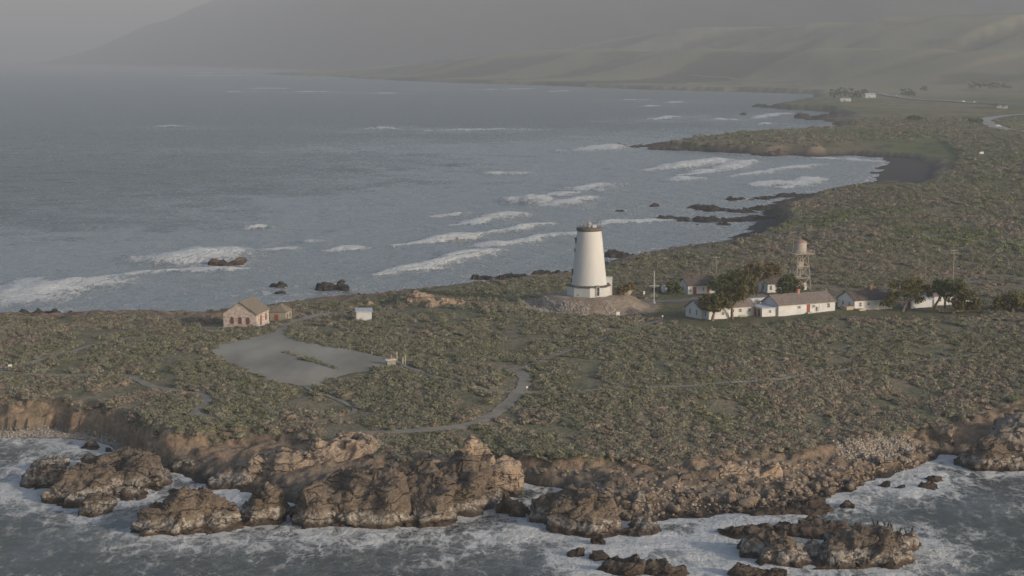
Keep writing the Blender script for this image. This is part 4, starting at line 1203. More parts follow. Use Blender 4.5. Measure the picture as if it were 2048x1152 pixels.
def win(e, face, u, z, w=0.95, h=1.25, frame='white_paint', pane='glass', name='window', arch=False, depth=0.10):
    L_, W, _ = e['_dim']
    if face == 'front': ang, d, uu = -math.pi / 2, 0.0, u
    elif face == 'left': ang, d, uu = math.pi, 0.0, -u
    else: ang, d, uu = 0.0, L_, u
    # on_face measures from the axis: u along the tangent
    if face == 'front': return on_face(e, ang, d, uu, z, w, h, frame, pane, name, depth, arch)
    if face == 'left': return on_face(e, ang, d, uu, z, w, h, frame, pane, name, depth, arch)
    return on_face(e, ang, d, uu, z, w, h, frame, pane, name, depth, arch)
def door(e, face, u, w=1.0, h=2.1, mat='red_door', z=0.05, arch=False):
    L_, W, _ = e['_dim']
    if face == 'front': nrm, tan, o = Vector((0, -1, 0)), Vector((1, 0, 0)), Vector((u, 0, z))
    elif face == 'left': nrm, tan, o = Vector((-1, 0, 0)), Vector((0, 1, 0)), Vector((0, u, z))
    else: nrm, tan, o = Vector((1, 0, 0)), Vector((0, 1, 0)), Vector((L_, u, z))
    prof = arched(w, h) if arch else [(-w / 2, 0), (w / 2, 0), (w / 2, h), (-w / 2, h)]
    d_ = MB().prism([o + tan * a + Vector((0, 0, c_)) for a, c_ in prof], nrm * 0.07).build('door', mat, e)
    hp = o + tan * (w * 0.36) + Vector((0, 0, 1.0)) + nrm * 0.07
    MB().tube([hp, hp + nrm * 0.08], 0.04, 6).build('handle', 'steel', d_)
    return d_
def chimney(e, x, y, z0_, z1_, s_=0.8, mat='brick_red'):
    c_ = MB().box(x - s_ / 2, x + s_ / 2, y - s_ / 2, y + s_ / 2, z0_, z1_).build('chimney', mat, e)
    MB().box(x - s_ / 2 - 0.07, x + s_ / 2 + 0.07, y - s_ / 2 - 0.07, y + s_ / 2 + 0.07, z1_ - 0.02, z1_ + 0.14).build('chimney_cap', mat, c_)

A28 = math.radians(27)
# brick fog signal building
fb = house('fog_signal_building', 'old whitewashed brick building with arched windows and mossy gable roof', 447, 654, 9.4, 12.2, 3.75, 6.9, math.radians(-9), 'brick_wash', 'roof_moss', 9, 'front', 0.35, 'building')
for u in (2.5, 4.75, 7.0): win(fb, 'front', u, 0.95, 0.95, 1.9, 'brown_frame', 'brown_frame', 'window', True, 0.12)
for u in (4.2,): door(fb, 'right', u, 1.3, 2.9, 'brown_frame', 0.2, True)
win(fb, 'right', 9.0, 1.0, 0.95, 1.9, 'brown_frame', 'brown_frame', 'window', True, 0.12)
MB().box(-0.12, 9.52, -0.12, 12.32, -1.25, 0.0).build('plinth', 'concrete', fb)
MB().box(0.0, 9.4, -0.06, 0.0, 3.55, 3.72).build('string_course', 'brick_wash', fb)
hp = house('hip_roof_cottage', 'small tan hip roofed outbuilding with a red door', 540, 643, 4.6, 6.2, 2.7, 4.7, math.radians(-9), 'old_wall', 'roof_moss', 9, 'hip', 0.3, 'building')
door(hp, 'front', 1.9, 1.1, 2.0, 'red_door'); win(hp, 'right', 1.5, 0.8, 0.7, 1.3, 'brown_frame', 'glass'); win(hp, 'right', 4.4, 0.8, 0.7, 1.3, 'brown_frame', 'glass')
MB().box(-0.1, 4.7, -0.1, 6.5, -1.2, 0.0).build('plinth', 'brick_red', hp)
ws = house('storage_shed', 'plain white shed with a pale sloping roof beside the track', 713, 642, 4.2, 3.6, 2.55, 0.45, math.radians(6), 'white_paint', 'roof_grey', 9.2, 'flat', 0.3, 'shed')
door(ws, 'right', 1.8, 0.9, 1.9, 'white_metal'); 
# long house, annexe, rear block and the wing under the cypress
ANG = A28
lhs = gnd(1670, 621, 10.5)
ux, uy = Vector((math.cos(ANG), math.sin(ANG), 0)), Vector((-math.sin(ANG), math.cos(ANG), 0))
p3 = lhs - ux * 19.5
p3 = Vector((p3.x, p3.y, lhs.z))
e3 = house('long_house', 'long white house with a brown roof, brick chimney and red front door', 0, 0, 19.5, 8.6, 2.65, 4.9, ANG, pos=p3)
door(e3, 'front', 10.2, 1.15, 2.3); chimney(e3, 9.6, 4.3, 4.4, 6.1)
for u in (7.0, 12.0): win(e3, 'front', u, 1.2, 1.1, 0.95)
win(e3, 'front', 14.6, 1.0, 1.0, 1.3, 'white_paint', 'white_metal'); win(e3, 'front', 17.2, 0.9, 1.0, 1.45)
MB().box(12.9, 13.5, -0.35, 0.0, 0.3, 1.5).build('meter_box', 'steel', e3)
MB().box(9.4, 11.0, -1.0, 0.0, -0.4, 0.12).build('door_step', 'concrete', e3)
MB().tube([(19.4, 4.3, 5.0), (19.4, 4.3, 5.9)], 0.05).build('roof_vent', 'white_metal', e3)
MB().tube([(12.2, 2.8, 4.2), (12.2, 2.8, 4.9)], 0.06).build('roof_vent', 'steel', e3)
an = gnd(1524, 634, 10.5)
e2 = house('flat_roof_annexe', 'white flat roofed annexe with a pale grey roof in front of the long house', 0, 0, 8.8, 5.0, 2.35, 0.35, ANG, 'white_paint', 'roof_grey', 10.5, 'flat', 0.35, pos=an)
for u in (1.5, 3.2): door(e2, 'left', u, 1.1, 2.0)
win(e2, 'front', 2.7, 0.95, 0.9, 1.0); win(e2, 'front', 6.4, 0.8, 0.9, 1.4)
p4 = gnd(1497, 618, 10.5)
e4 = house('rear_block', 'white flat topped block between the cypress wing and the long house', 0, 0, 7.6, 4.5, 3.1, 0.2, ANG, 'white_paint', 'roof_brown', 10.5, 'flat', 0.2, pos=p4)
win(e4, 'front', 1.2, 1.4, 0.9, 0.9); win(e4, 'front', 3.4, 1.3, 1.1, 1.1)
p1 = gnd(1402, 638, 10.5)
e1 = house('cypress_wing', 'white house wing with a brown roof half hidden by the big cypress', 0, 0, 18.0, 8.0, 2.65, 4.7, ANG, pos=p1)
for u in (10.5, 13.0, 16.0): win(e1, 'front', u, 1.1, 1.0, 1.1)
for u in (2.2, 5.6): win(e1, 'left', u, 0.7, 0.9, 1.7)
pw = p1 - uy * 2.6 + ux * 0.9
pw = Vector((pw.x, pw.y, p1.z))
e1b = house('gabled_front_wing', 'white gable fronted wing behind the cypress trunk', 0, 0, 6.6, 6.0, 2.6, 4.4, ANG, 'white_paint', 'roof_dark', 10.5, 'front', 0.3, pos=pw)
win(e1b, 'front', 4.6, 1.0, 1.0, 1.0); win(e1b, 'left', 1.6, 0.7, 0.8, 1.5)
# house with porch further right
p5 = gnd(1709, 620, 10.5)
e5 = house('porch_house', 'white house with a dark brown roof and a wooden landing at its gable', 0, 0, 13.5, 8.0, 2.7, 4.9, ANG, 'white_paint', 'roof_dark', 10.5, pos=p5)
chimney(e5, 8.6, 4.0, 4.4, 6.0); win(e5, 'front', 2.0, 0.8, 1.0, 1.4); win(e5, 'front', 4.9, 1.0, 1.0, 1.0); win(e5, 'left', 5.4, 0.9, 0.9, 1.3); win(e5, 'left', 2.4, 0.9, 0.9, 1.3)
MB().box(-2.6, -0.02, 0.2, 3.2, -0.6, 1.05).build('landing', 'board', e5)
MB().box(0.1, 2.2, -2.2, -0.02, -0.6, 0.45).build('door_step', 'board', e5)
p6 = gnd(1823, 617, 10.5)
e6 = house('flat_roof_annexe', 'white flat roofed annexe with red doors behind the wind bent cypresses', 0, 0, 7.6, 4.6, 2.3, 0.35, ANG, 'white_paint', 'roof_grey', 10.5, 'flat', 0.35, pos=p6)
for u in (1.2, 3.0): door(e6, 'left', u, 1.1, 2.0)
win(e6, 'front', 2.2, 1.0, 0.9, 1.0)
p7 = gnd(1868, 611, 10.5)
e7 = house('far_white_house', 'low white house mostly hidden behind the rightmost big cypress', 0, 0, 14.0, 7.0, 2.8, 4.4, math.radians(20), 'white_paint', 'roof_brown', 10.5, pos=p7)
win(e7, 'front', 2.0, 1.0); win(e7, 'front', 5.0, 1.0); door(e7, 'front', 7.0)
e8 = house('dark_roof_cottage', 'small white cottage with a dark roof and a red brown door near the service road', 1376, 589, 10.5, 5.6, 2.75, 4.7, ANG, 'white_paint', 'roof_dark', 10.5)
door(e8, 'front', 2.4, 1.2, 2.2); win(e8, 'front', 0.9, 0.7, 0.7, 0.9); win(e8, 'front', 5.6, 0.8, 0.7, 1.2); door(e8, 'front', 7.4, 0.9, 2.1); win(e8, 'left', 2.8, 0.9, 0.9, 1.5)
e9 = house('tree_shaded_house', 'pale house in the shade of the dry brown cypress', 1535, 586, 5.5, 5.0, 2.8, 4.3, ANG, 'white_paint', 'roof_dark', 10.5)
win(e9, 'front', 1.2, 0.8, 1.0, 1.5); win(e9, 'front', 3.6, 0.8, 1.1, 1.5); win(e9, 'left', 2.2, 0.9, 0.9, 1.4)
e10 = house('pump_house', 'little white pump house with a red door under the water tower', 1590, 581, 4.4, 3.0, 2.5, 3.3, ANG, 'white_paint', 'roof_dark', 10.5)
door(e10, 'front', 2.6, 1.4, 2.2)

# ------------------------------------------------------------------ water tower
wp = gnd(1599, 580, 10.5)
wt = empty('water_tower', wp, math.radians(20)); clear(wp, 4)
tag(wt, 'timber water tower with a tan round tank and red conical roof', 'water tower')
HT = 11.4
def leg(sx, sy, z): 
    k = 1 - z / HT
    return Vector((sx * (1.75 + 0.85 * k), sy * (1.75 + 0.85 * k), z))
for sx in (-1, 1):
    for sy in (-1, 1):
        MB().tube([leg(sx, sy, -0.6), leg(sx, sy, HT)], 0.19, 4).build('leg', 'timber', wt)
lv = [0.3, 4.0, 7.6, 11.2]
for a, b_ in (((-1, -1), (1, -1)), ((1, -1), (1, 1)), ((1, 1), (-1, 1)), ((-1, 1), (-1, -1))):
    for z in lv[1:3]:
        MB().tube([leg(*a, z), leg(*b_, z)], 0.14, 4).build('girt', 'timber', wt)
    for z, z2 in zip(lv[:-1], lv[1:]):
        MB().tube([leg(*a, z), leg(*b_, z2)], 0.10, 4).build('brace', 'timber', wt)
        MB().tube([leg(*b_, z), leg(*a, z2)], 0.10, 4).build('brace', 'timber', wt)
MB().tube([(0, 0, 0), (0, 0, HT)], 0.22, 8).build('riser_pipe', 'tank', wt)
pf = MB().box(-3.4, 3.4, -3.4, 3.4, HT + 0.1, HT + 0.24)
for k in (-2.2, -1.0, 0.2, 1.4, 2.4): pf.box(k, k + 0.2, -2.6, 2.6, HT - 0.15, HT + 0.095)
pf.build('platform', 'timber', wt)
MB().lathe([(1.9, HT + 0.25), (1.95, HT + 0.5), (1.95, HT + 3.6), (1.9, HT + 3.75)], 28).build('tank', 'tank', wt, smooth=True)
for z in (0.8, 1.7, 2.6, 3.3): MB().lathe([(1.97, HT + z), (1.99, HT + z + 0.02), (1.99, HT + z + 0.09), (1.97, HT + z + 0.11)], 28).build('hoop', 'steel', wt)
MB().lathe([(2.1, HT + 3.7), (2.1, HT + 3.8), (1.0, HT + 4.3), (0.12, HT + 4.65), (0.08, HT + 5.1)], 28).build('tank_roof', 'tank_roof', wt)
for z in (0.6, 1.1): MB().tube([(-3.3, -3.3, HT + .2 + z), (3.3, -3.3, HT + .2 + z), (3.3, 3.3, HT + .2 + z), (-3.3, 3.3, HT + .2 + z), (-3.3, -3.3, HT + .2 + z)], 0.05, 4).build('railing', 'timber', wt)
for k in range(4):
    for u in (-3.3, -1.1, 1.1):
        x, y = [(u, -3.3), (3.3, u), (-u, 3.3), (-3.3, -u)][k]
        MB().tube([(x, y, HT + .2), (x, y, HT + 1.4)], 0.06, 4).build('railing_post', 'timber', wt)
MB().tube([(-3.5, -2, -0.5), (-3.5, -2, HT + 6.4)], 0.06, 5).build('antenna_mast', 'pole_wood', wt)
MB().tube([(3.2, 2.2, -0.3), (3.2, 2.2, HT)], 0.05, 5).build('drain_pipe', 'steel', wt)
MB().box(-0.9, 0.9, -0.9, 0.9, 6.8, 8.9).build('cistern_box', 'tank', wt)

# ------------------------------------------------------------------ poles, mast, small things round the station
def upole(px, py, h, label, arms=1, z0=10, hang=False, name='utility_pole', r=0.14):
    p = gnd(px, py, z0); e = empty(name, p, math.radians(15)); tag(e, label, 'pole')
    MB().tube([(0, 0, -0.5), (0, 0, h * 0.6), (0, 0, h)], [r * 1.2, r, r * 0.8], 8).build('post', 'pole_wood', e)
    for k in range(arms):
        z = h - 0.35 - k * 0.9
        a_ = MB().box(-1.2, 1.2, -0.22, -0.09, z - 0.07, z + 0.07).build('crossarm', 'pole_wood', e)
        for x in (-1.05, -0.5, 0.5, 1.05): MB().lathe([(0.05, z + 0.07), (0.07, z + 0.14), (0.04, z + 0.24)], 6, x, -0.15).build('insulator', 'concrete', a_)
    if hang:
        MB().lathe([(0.24, h - 2.6), (0.26, h - 2.5), (0.26, h - 1.6), (0.2, h - 1.5)], 10, 0.42, 0).build('transformer', 'steel', e)
    return e
upole(1432, 571, 9.4, 'utility pole with a transformer behind the dark roofed cottage', 1, hang=True)
upole(1906, 575, 12.2, 'tall utility pole with two crossarms beyond the rightmost cypress', 2)
upole(1851, 560, 9.0, 'thin bare pole in the scrub behind the bent cypress', 0, r=0.07)
p = gnd(1308, 606, 10); fl = empty('flagpole', p, math.radians(5)); tag(fl, 'slim pale flagpole with a yardarm beside the service road', 'flagpole'); clear(p, 2)
MB().tube([(0, 0, -0.3), (0, 0, 9.4)], [0.11, 0.06], 8).build('mast', 'white_metal', fl)
MB().tube([(-1.6, 0, 5.1), (1.6, 0, 5.1)], 0.08, 6).build('yardarm', 'white_metal', fl)
MB().lathe([(0.02, 9.4), (0.1, 9.48), (0.1, 9.56), (0.02, 9.64)], 8).build('finial', 'white_metal', fl)
MB().lathe([(0.5, -0.3), (0.5, 0.25), (0.3, 0.3)], 10).build('footing', 'concrete', fl)
def cabin(px, py, label, mat='white_metal'):
    p = gnd(px, py, 10); e = empty('portable_toilet', p, A28); tag(e, label, 'toilet'); clear(p, 2)
    MB().box(0, 1.3, 0, 1.3, 0.1, 2.2).build('cabin', mat, e)
    MB().prism([(-0.05, -0.05, 2.21), (-0.05, 0.65, 2.5), (-0.05, 1.35, 2.21)], (1.4, 0, 0)).build('roof', 'roof_grey', e)
    d_ = MB().box(0.15, 1.15, -0.05, -0.005, 0.2, 2.05).build('door', 'roof_grey', e)
    MB().box(0.95, 1.05, -0.1, -0.055, 1.0, 1.2).build('handle', 'steel', d_)
    MB().box(-0.1, 1.4, -0.1, 1.4, -0.3, 0.09).build('skid', 'steel', e)
cabin(1327, 586, 'grey white portable toilet beside the dark bush near the flagpole')
def signpost(px, py, w, h, H_, label, mat='white_paint', posts=2, cat='sign'):
    p = gnd(px, py); e = empty('sign', p, math.radians(20)); tag(e, label, cat); clear(p, 1.6)
    for x in ((-w * 0.35, w * 0.35) if posts == 2 else (0,)): MB().box(x - 0.05, x + 0.05, 0, 0.1, -0.4, H_).build('post', 'board', e)
    MB().box(-w / 2, w / 2, -0.07, -0.01, H_ - h, H_).build('panel', mat, e)
signpost(1236, 637, 1.1, 0.9, 1.9, 'small white sign on posts at the foot of the lighthouse mound')
signpost(1325, 640, 0.5, 0.4, 1.3, 'tiny white marker on a post by the path below the houses', posts=1)
signpost(1288, 592, 0.6, 0.9, 1.5, 'white upright sign by the service road next to the lighthouse', posts=1)
signpost(1054, 783, 0.4, 0.4, 1.2, 'tiny pale marker at the crossing of the paths', posts=1)
signpost(20, 737, 0.9, 0.5, 1.0, 'small white panel by the path at the left edge of the photo')
signpost(1963, 312, 3.6, 1.6, 3.2, 'white double panel sign in the scrub above the sandy bay')
signpost(1343, 586, 1.4, 1.4, 1.5, 'tan board leaning by the portable toilet', 'board')
# plinth display at the end of the car park
p = gnd(783, 730); kd = empty('display_plinth', p, math.radians(12)); tag(kd, 'white topped block with a small red machine at the end of the car park', 'plinth'); clear(p, 3)
MB().box(-1.1, 0.9, -0.8, 0.8, -0.4, 1.25).build('block', 'old_wall', kd)
MB().box(-1.45, 1.05, -1.0, 1.0, 1.26, 1.4).build('slab', 'white_metal', kd)
MB().box(-0.4, 0.5, -0.35, 0.35, 1.41, 1.8).build('machine', 'brick_red', kd)
MB().tube([(0.0, 0, 1.8), (0.0, 0, 2.5)], 0.09, 6).build('machine_post', 'board', kd)
for dx, hh, lab in ((806, 1.6, 'short grey marker post by the plinth'), (811, 2.3, 'pale timber post standing right of the plinth'), (794, 2.4, 'pale timber post standing just behind the plinth')):
    q = gnd(dx, 729 if dx > 800 else 724); e = empty('marker_post', q); tag(e, lab, 'post')
    MB().box(-0.13, 0.13, -0.13, 0.13, -0.3, hh).build('post', 'board' if hh > 2 else 'concrete', e)
    MB().add([(-0.15, -0.15, hh), (0.15, -0.15, hh), (0.15, 0.15, hh), (-0.15, 0.15, hh), (0, 0, hh + 0.12)], [(0, 1, 4), (1, 2, 4), (2, 3, 4), (3, 0, 4), (3, 2, 1, 0)]).build('cap', 'board' if hh > 2 else 'concrete', e)
def table(px, py, label):
    p = gnd(px, py); e = empty('picnic_table', p, A28); tag(e, label, 'table'); clear(p, 1.5)
    MB().box(-1.1, 1.1, -0.4, 0.4, 0.72, 0.79).build('tabletop', 'board', e)
    for y in (-0.85, 0.6): MB().box(-1.1, 1.1, y, y + 0.25, 0.42, 0.48).build('bench', 'board', e)
    for x in (-0.8, 0.8):
        MB().tube([(x, -0.7, 0), (x, -0.1, 0.72)], 0.05, 4).build('leg', 'board', e); MB().tube([(x, 0.7, 0), (x, 0.1, 0.72)], 0.05, 4).build('leg', 'board', e)
table(1484, 636, 'picnic table in front of the cypress wing'); table(1741, 619, 'picnic table in front of the dark roofed porch house')
def fence(px0, py0, px1, py1, n, hgt, label):
    a, b_ = gnd(px0, py0), gnd(px1, py1); e = empty('board_fence', a, 0); tag(e, label, 'fence')
    d = b_ - a
    for k in range(n):
        q = d * (k / (n - 1)); w = d.length / n * 0.42
        t_ = Vector((d.x, d.y, 0)).normalized()
        MB().prism([q - t_ * w + Vector((0, 0, -.3)), q + t_ * w + Vector((0, 0, -.3)), q + t_ * w + Vector((0, 0, hgt * (0.9 + 0.2 * random.random()))), q - t_ * w + Vector((0, 0, hgt))], Vector((-t_.y, t_.x, 0)) * 0.06).build('board', 'board', e)
    MB().tube([Vector((0, 0.1, hgt * 0.5)), d + Vector((0, 0.1, hgt * 0.5))], 0.05, 4).build('rail', 'board', e)
fence(1226, 589, 1266, 587, 16, 1.5, 'pale board fence beside the lighthouse annexe')
fence(1880, 624, 1960, 622, 14, 1.0, 'sparse low fence in front of the rightmost cypress')
p = gnd(1500, 767)
for k in range(12):
    q = gnd(1462 + k * 8.2, 766 - k * 0.8); s_ = random.uniform(0.35, 0.6)
    V, Fc_ = ICO[2]; V = V * (s_ * 1.3, s_ * 0.8, s_ * 0.7); V = V + fbm3(V + k * 9.0, 0.6, 2, k)[:, None] * 0.2
    o = link_mesh('wall_stone', np_mesh('wall_stone', V, Fc_), 'boulder_pale', loc=q)
    tag(o, 'pale stone in the low row along the thin path', 'stone', 'stones lining the path below the houses')

# ------------------------------------------------------------------ far ranch, bridge and cars
def far_house(px, py, L_, W, hw, hr, ang, label, z0=12):
    e = house('far_building', label, px, py, L_, W, hw, hr, ang, 'white_paint', 'roof_grey', z0, cat='building')
    for u in (0.25, 0.5, 0.75): win(e, 'front', L_ * u, 1.0, 1.6, 1.6)
    door(e, 'front', L_ * 0.38, 1.6, 2.4, 'brown_frame')
far_house(1731, 196, 18, 10, 5.5, 8, 0.1, 'distant white barn on the coastal terrace')
far_house(1681, 203, 17, 6, 4, 5.2, 0.05, 'distant long white trailer house below the grove')
p = gnd(1958, 214, 12); q = gnd(2075, 219, 12)
br = empty('road_bridge', p, math.atan2(q.y - p.y, q.x - p.x)); tag(br, 'pale concrete highway bridge on slim piers', 'bridge')
ln = (q - p).length
MB().box(0, ln, -6, 6, 6.0, 7.2).build('deck', 'concrete', br)
for y in (-6, 5.7): MB().box(0, ln, y, y + 0.3, 7.2, 8.1).build('parapet', 'concrete', br)
for k in (0.36, 0.46): MB().box(ln * k - 1, ln * k + 1, -4, 4, -6, 5.99).build('pier', 'concrete', br)
car_me = MB().box(-2.2, 2.2, -0.9, 0.9, 0.35, 1.0).prism([(-1.5, -0.8, 1.0), (1.2, -0.8, 1.0), (0.8, -0.75, 1.55), (-1.2, -0.75, 1.55)], (0, 1.55, 0))
for x in (-1.4, 1.4):
    for y in (-0.92, 0.72): car_me.tube([(x, y, 0.35), (x, y + 0.2, 0.35)], 0.35, 10)
c0 = None
for px, py, lab, lift in ((1927, 206, 'white vehicle farthest along the highway before the bridge', 1.7), (1950, 207, 'white vehicle just short of the bridge', 1.7), (1985, 209.5, 'white vehicle starting over the bridge', 1.8), (2010, 210.5, 'white vehicle at the middle of the bridge', 1.8), (1997, 255, 'white car on the highway bend', 0.9), (1793, 194, 'white vehicle where the highway leaves the ranch', 1.7)):
    g = gnd(px, py, 12); 
    if c0 is None: o = c0 = car_me.build('car', 'white_metal')
    else: o = c0.copy(); COL.objects.link(o)
    o.location = (g.x, g.y, g.z + lift); o.scale = (1.25, 1.25, 1.25); tag(o, lab, 'car', 'white vehicles on the highway')

# ------------------------------------------------------------------ trees
def tree(name, label, base, lumps, mat='leaf_cypress', n=5200, leaf=0.34, trunks=None, flat=0.65, group=None, depth=0.8, tr=0.38):
    """base: pixel of the foot; lumps: crown masses (px, py, half width px, half height px) in the plane of the foot"""
    b_ = gnd(base[0], base[1], 10)
    s_ = scale_at(b_.y)
    rnd = np.random.default_rng(abs(hash(label)) % 1000 if False else sum(map(ord, label)))
    e = empty(name, b_); tag(e, label, 'tree', group)
    # world position of a lump: at the foot's distance, height read off the picture scale
    cs = []
    for (px, py, rx, rz) in lumps:
        r = ray(px, py); k = b_.y / r[1]
        w = Vector((r[0] * k, b_.y, CAM_H + r[2] * k)) - b_
        w.y = rnd.uniform(-0.35, 0.35) * rx / s_
        cs.append((w, rx / s_, rz / s_))
    tk = MB()
    roots = trunks or [base]
    for i, tb in enumerate(roots):
        g = gnd(tb[0], tb[1], 10) - b_
        mine = [c for k, c in enumerate(cs) if k % len(roots) == i] or cs
        mid = sum((c[0] for c in mine), Vector()) / len(mine)
        fork = g.lerp(mid, 0.42) + Vector((rnd.uniform(-.3, .3), 0, 0))
        tk.tube([g + Vector((0, 0, -0.6)), g.lerp(fork, 0.5) + Vector((rnd.uniform(-.25, .25), 0, 0)), fork], [tr * 1.35, tr, tr * 0.75], 8)
        for c in mine:
            m_ = fork.lerp(c[0], 0.5) + Vector((0, 0, 0.4))
            tk.tube([fork, m_, c[0] + Vector((0, 0, c[2] * 0.3))], [tr * 0.6, tr * 0.38, tr * 0.12], 6)
            for _ in range(4):
                t_ = c[0] + Vector(rnd.normal(0, 0.5, 3)) * min(c[1], 3)
                tk.tube([m_, t_], [tr * 0.25, tr * 0.06], 4)
    tk.build('trunk', 'bark', e, smooth=True)
    tot = sum(c[1] * c[2] for c in cs)
    P = []
    for c, rx, rz in cs:
        k = int(n * rx * rz / tot)
        ncl = max(5, int(k / 60))
        d = rnd.normal(0, 1, (ncl, 3)); d /= np.linalg.norm(d, axis=1, keepdims=True)
        cl = d * (rnd.uniform(0.35, 1.0, ncl) ** 0.6)[:, None] * (rx, rx * depth, rz) + np.array(c)
        pick = rnd.integers(0, ncl, k)
        off = rnd.normal(0, 1, (k, 3)) * np.array([0.2 * rx ** 0.6 + 0.14, 0.2 * rx ** 0.6 + 0.14, (0.2 * rx ** 0.6 + 0.14) * flat])
        P.append(cl[pick] + off)
    P = np.concatenate(P)
    n_ = len(P)
    V = np.empty((n_, 4, 3))
    a = rnd.normal(0, 1, (n_, 3)); a /= np.linalg.norm(a, axis=1, keepdims=True)
    bb = rnd.normal(0, 1, (n_, 3)); bb -= a * (a * bb).sum(1, keepdims=True); bb /= np.linalg.norm(bb, axis=1, keepdims=True)
    L_ = leaf * rnd.uniform(0.6, 1.3, n_)[:, None]
    V[:, 0] = P - a * L_; V[:, 1] = P + bb * L_ * 0.5; V[:, 2] = P + a * L_; V[:, 3] = P - bb * L_ * 0.5
    o = link_mesh('crown', np_mesh('crown', V.reshape(-1, 3), np.arange(n_ * 4).reshape(-1, 4)), mat, e)
    return e
tree('cypress_tree', 'large spreading cypress in front of the long white houses', (1424, 642), [(1413, 604, 20, 10), (1438, 597, 28, 12), (1466, 590, 27, 11), (1492, 583, 20, 9), (1477, 572, 22, 9), (1497, 563, 15, 8), (1428, 615, 18, 7), (1452, 607, 20, 7), (1408, 614, 12, 6), (1448, 582, 16, 7)], n=13000, trunks=[(1424, 642), (1465, 637)])
tree('cypress_tree', 'dark cypress leaning over the dark roofed cottage', (1448, 590), [(1436, 569, 22, 10), (1455, 562, 22, 11), (1470, 553, 18, 10), (1480, 543, 10, 7)], 'leaf_dark', n=4200)
tree('cypress_tree', 'dry brown cypress with bare limbs near the water tower', (1524, 590), [(1510, 536, 20, 9), (1535, 533, 22, 9), (1552, 543, 15, 8), (1498, 548, 15, 9), (1528, 548, 20, 8)], 'leaf_dry', n=3800, tr=0.3)
tree('cypress_tree', 'dense dark green cypress just below the water tower', (1578, 592), [(1578, 566, 20, 12), (1590, 574, 14, 10), (1566, 576, 14, 10), (1580, 555, 12, 7)], 'leaf_dark', n=4200)
tree('cypress_tree', 'wind bent cypress with an open crown beside the porch house', (1804, 623), [(1800, 568, 24, 9), (1826, 566, 22, 10), (1845, 577, 20, 9), (1782, 590, 16, 8), (1776, 604, 14, 9), (1815, 584, 22, 8), (1835, 596, 14, 7), (1862, 585, 12, 6)], n=5600)
tree('cypress_tree', 'dark topped cypress with several trunks at the right end of the houses', (1888, 622), [(1885, 570, 20, 10), (1905, 568, 20, 11), (1893, 585, 18, 10), (1878, 580, 12, 8)], 'leaf_dark', n=4400, trunks=[(1869, 618), (1888, 622)])
tree('cypress_tree', 'olive cypress trailing to the ground at the right end of the houses', (1904, 627), [(1925, 575, 18, 9), (1935, 590, 22, 11), (1915, 603, 18, 10), (1945, 608, 18, 11), (1925, 616, 18, 8)], n=5200)
tree('shrub_tree', 'bushy dark tree cut by the right edge beyond the cypresses', (2025, 624), [(2010, 602, 22, 12), (2035, 598, 24, 14), (2060, 605, 22, 14), (1995, 612, 16, 8)], 'leaf_cypress', n=5200)
tree('shrub_tree', 'dark rounded bush tree between the flagpole and the cottage', (1347, 589), [(1346, 571, 11, 10), (1356, 576, 9, 8), (1341, 578, 8, 6)], 'leaf_dark', n=2200, tr=0.2)
tree('shrub_tree', 'straggly dry bush over the board fence beside the lighthouse', (1250, 590), [(1246, 577, 12, 8), (1260, 573, 11, 7), (1236, 582, 8, 5)], 'leaf_dry', n=1300, tr=0.15)
for i, (px, py, h_, w_, lab) in enumerate([(1668, 199, 22, 9, 'leftmost tall tree of the distant grove'), (1682, 197, 24, 12, 'tallest tree of the distant grove'), (1697, 196, 22, 12, 'rounded tree in the middle of the distant grove'), (1712, 198, 17, 11, 'lower tree on the right of the distant grove'), (1727, 190, 12, 9, 'small tree behind the distant barn'),
                                       (1812, 194, 18, 12, 'lone rounded tree on the coastal terrace'), (1822, 193, 12, 9, 'small tree leaning on the lone rounded one'), (1848, 181, 9, 9, 'small dark tree on the terrace left of the far row'), (1945, 178, 16, 9, 'first tree of the far tree row'), (1960, 178, 18, 10, 'second tree of the far tree row'), (1976, 178, 17, 10, 'third tree of the far tree row'),
                                       (1992, 178, 14, 10, 'fourth tree of the far tree row'), (2012, 177, 10, 10, 'last low tree of the far tree row'), (1952, 247, 12, 14, 'dark bush at the highway bend'), (1830, 241, 10, 14, 'dark bush on the slope left of the highway bend')]):
    tree('far_tree', lab, (px, py), [(px, py - h_ * 0.62, w_, h_ * 0.36), (px + w_ * 0.3, py - h_ * 0.35, w_ * 0.8, h_ * 0.26), (px - w_ * 0.4, py - h_ * 0.4, w_ * 0.7, h_ * 0.25)], 'leaf_dark', n=1700, leaf=0.85, group='trees on the distant terrace', tr=0.35)

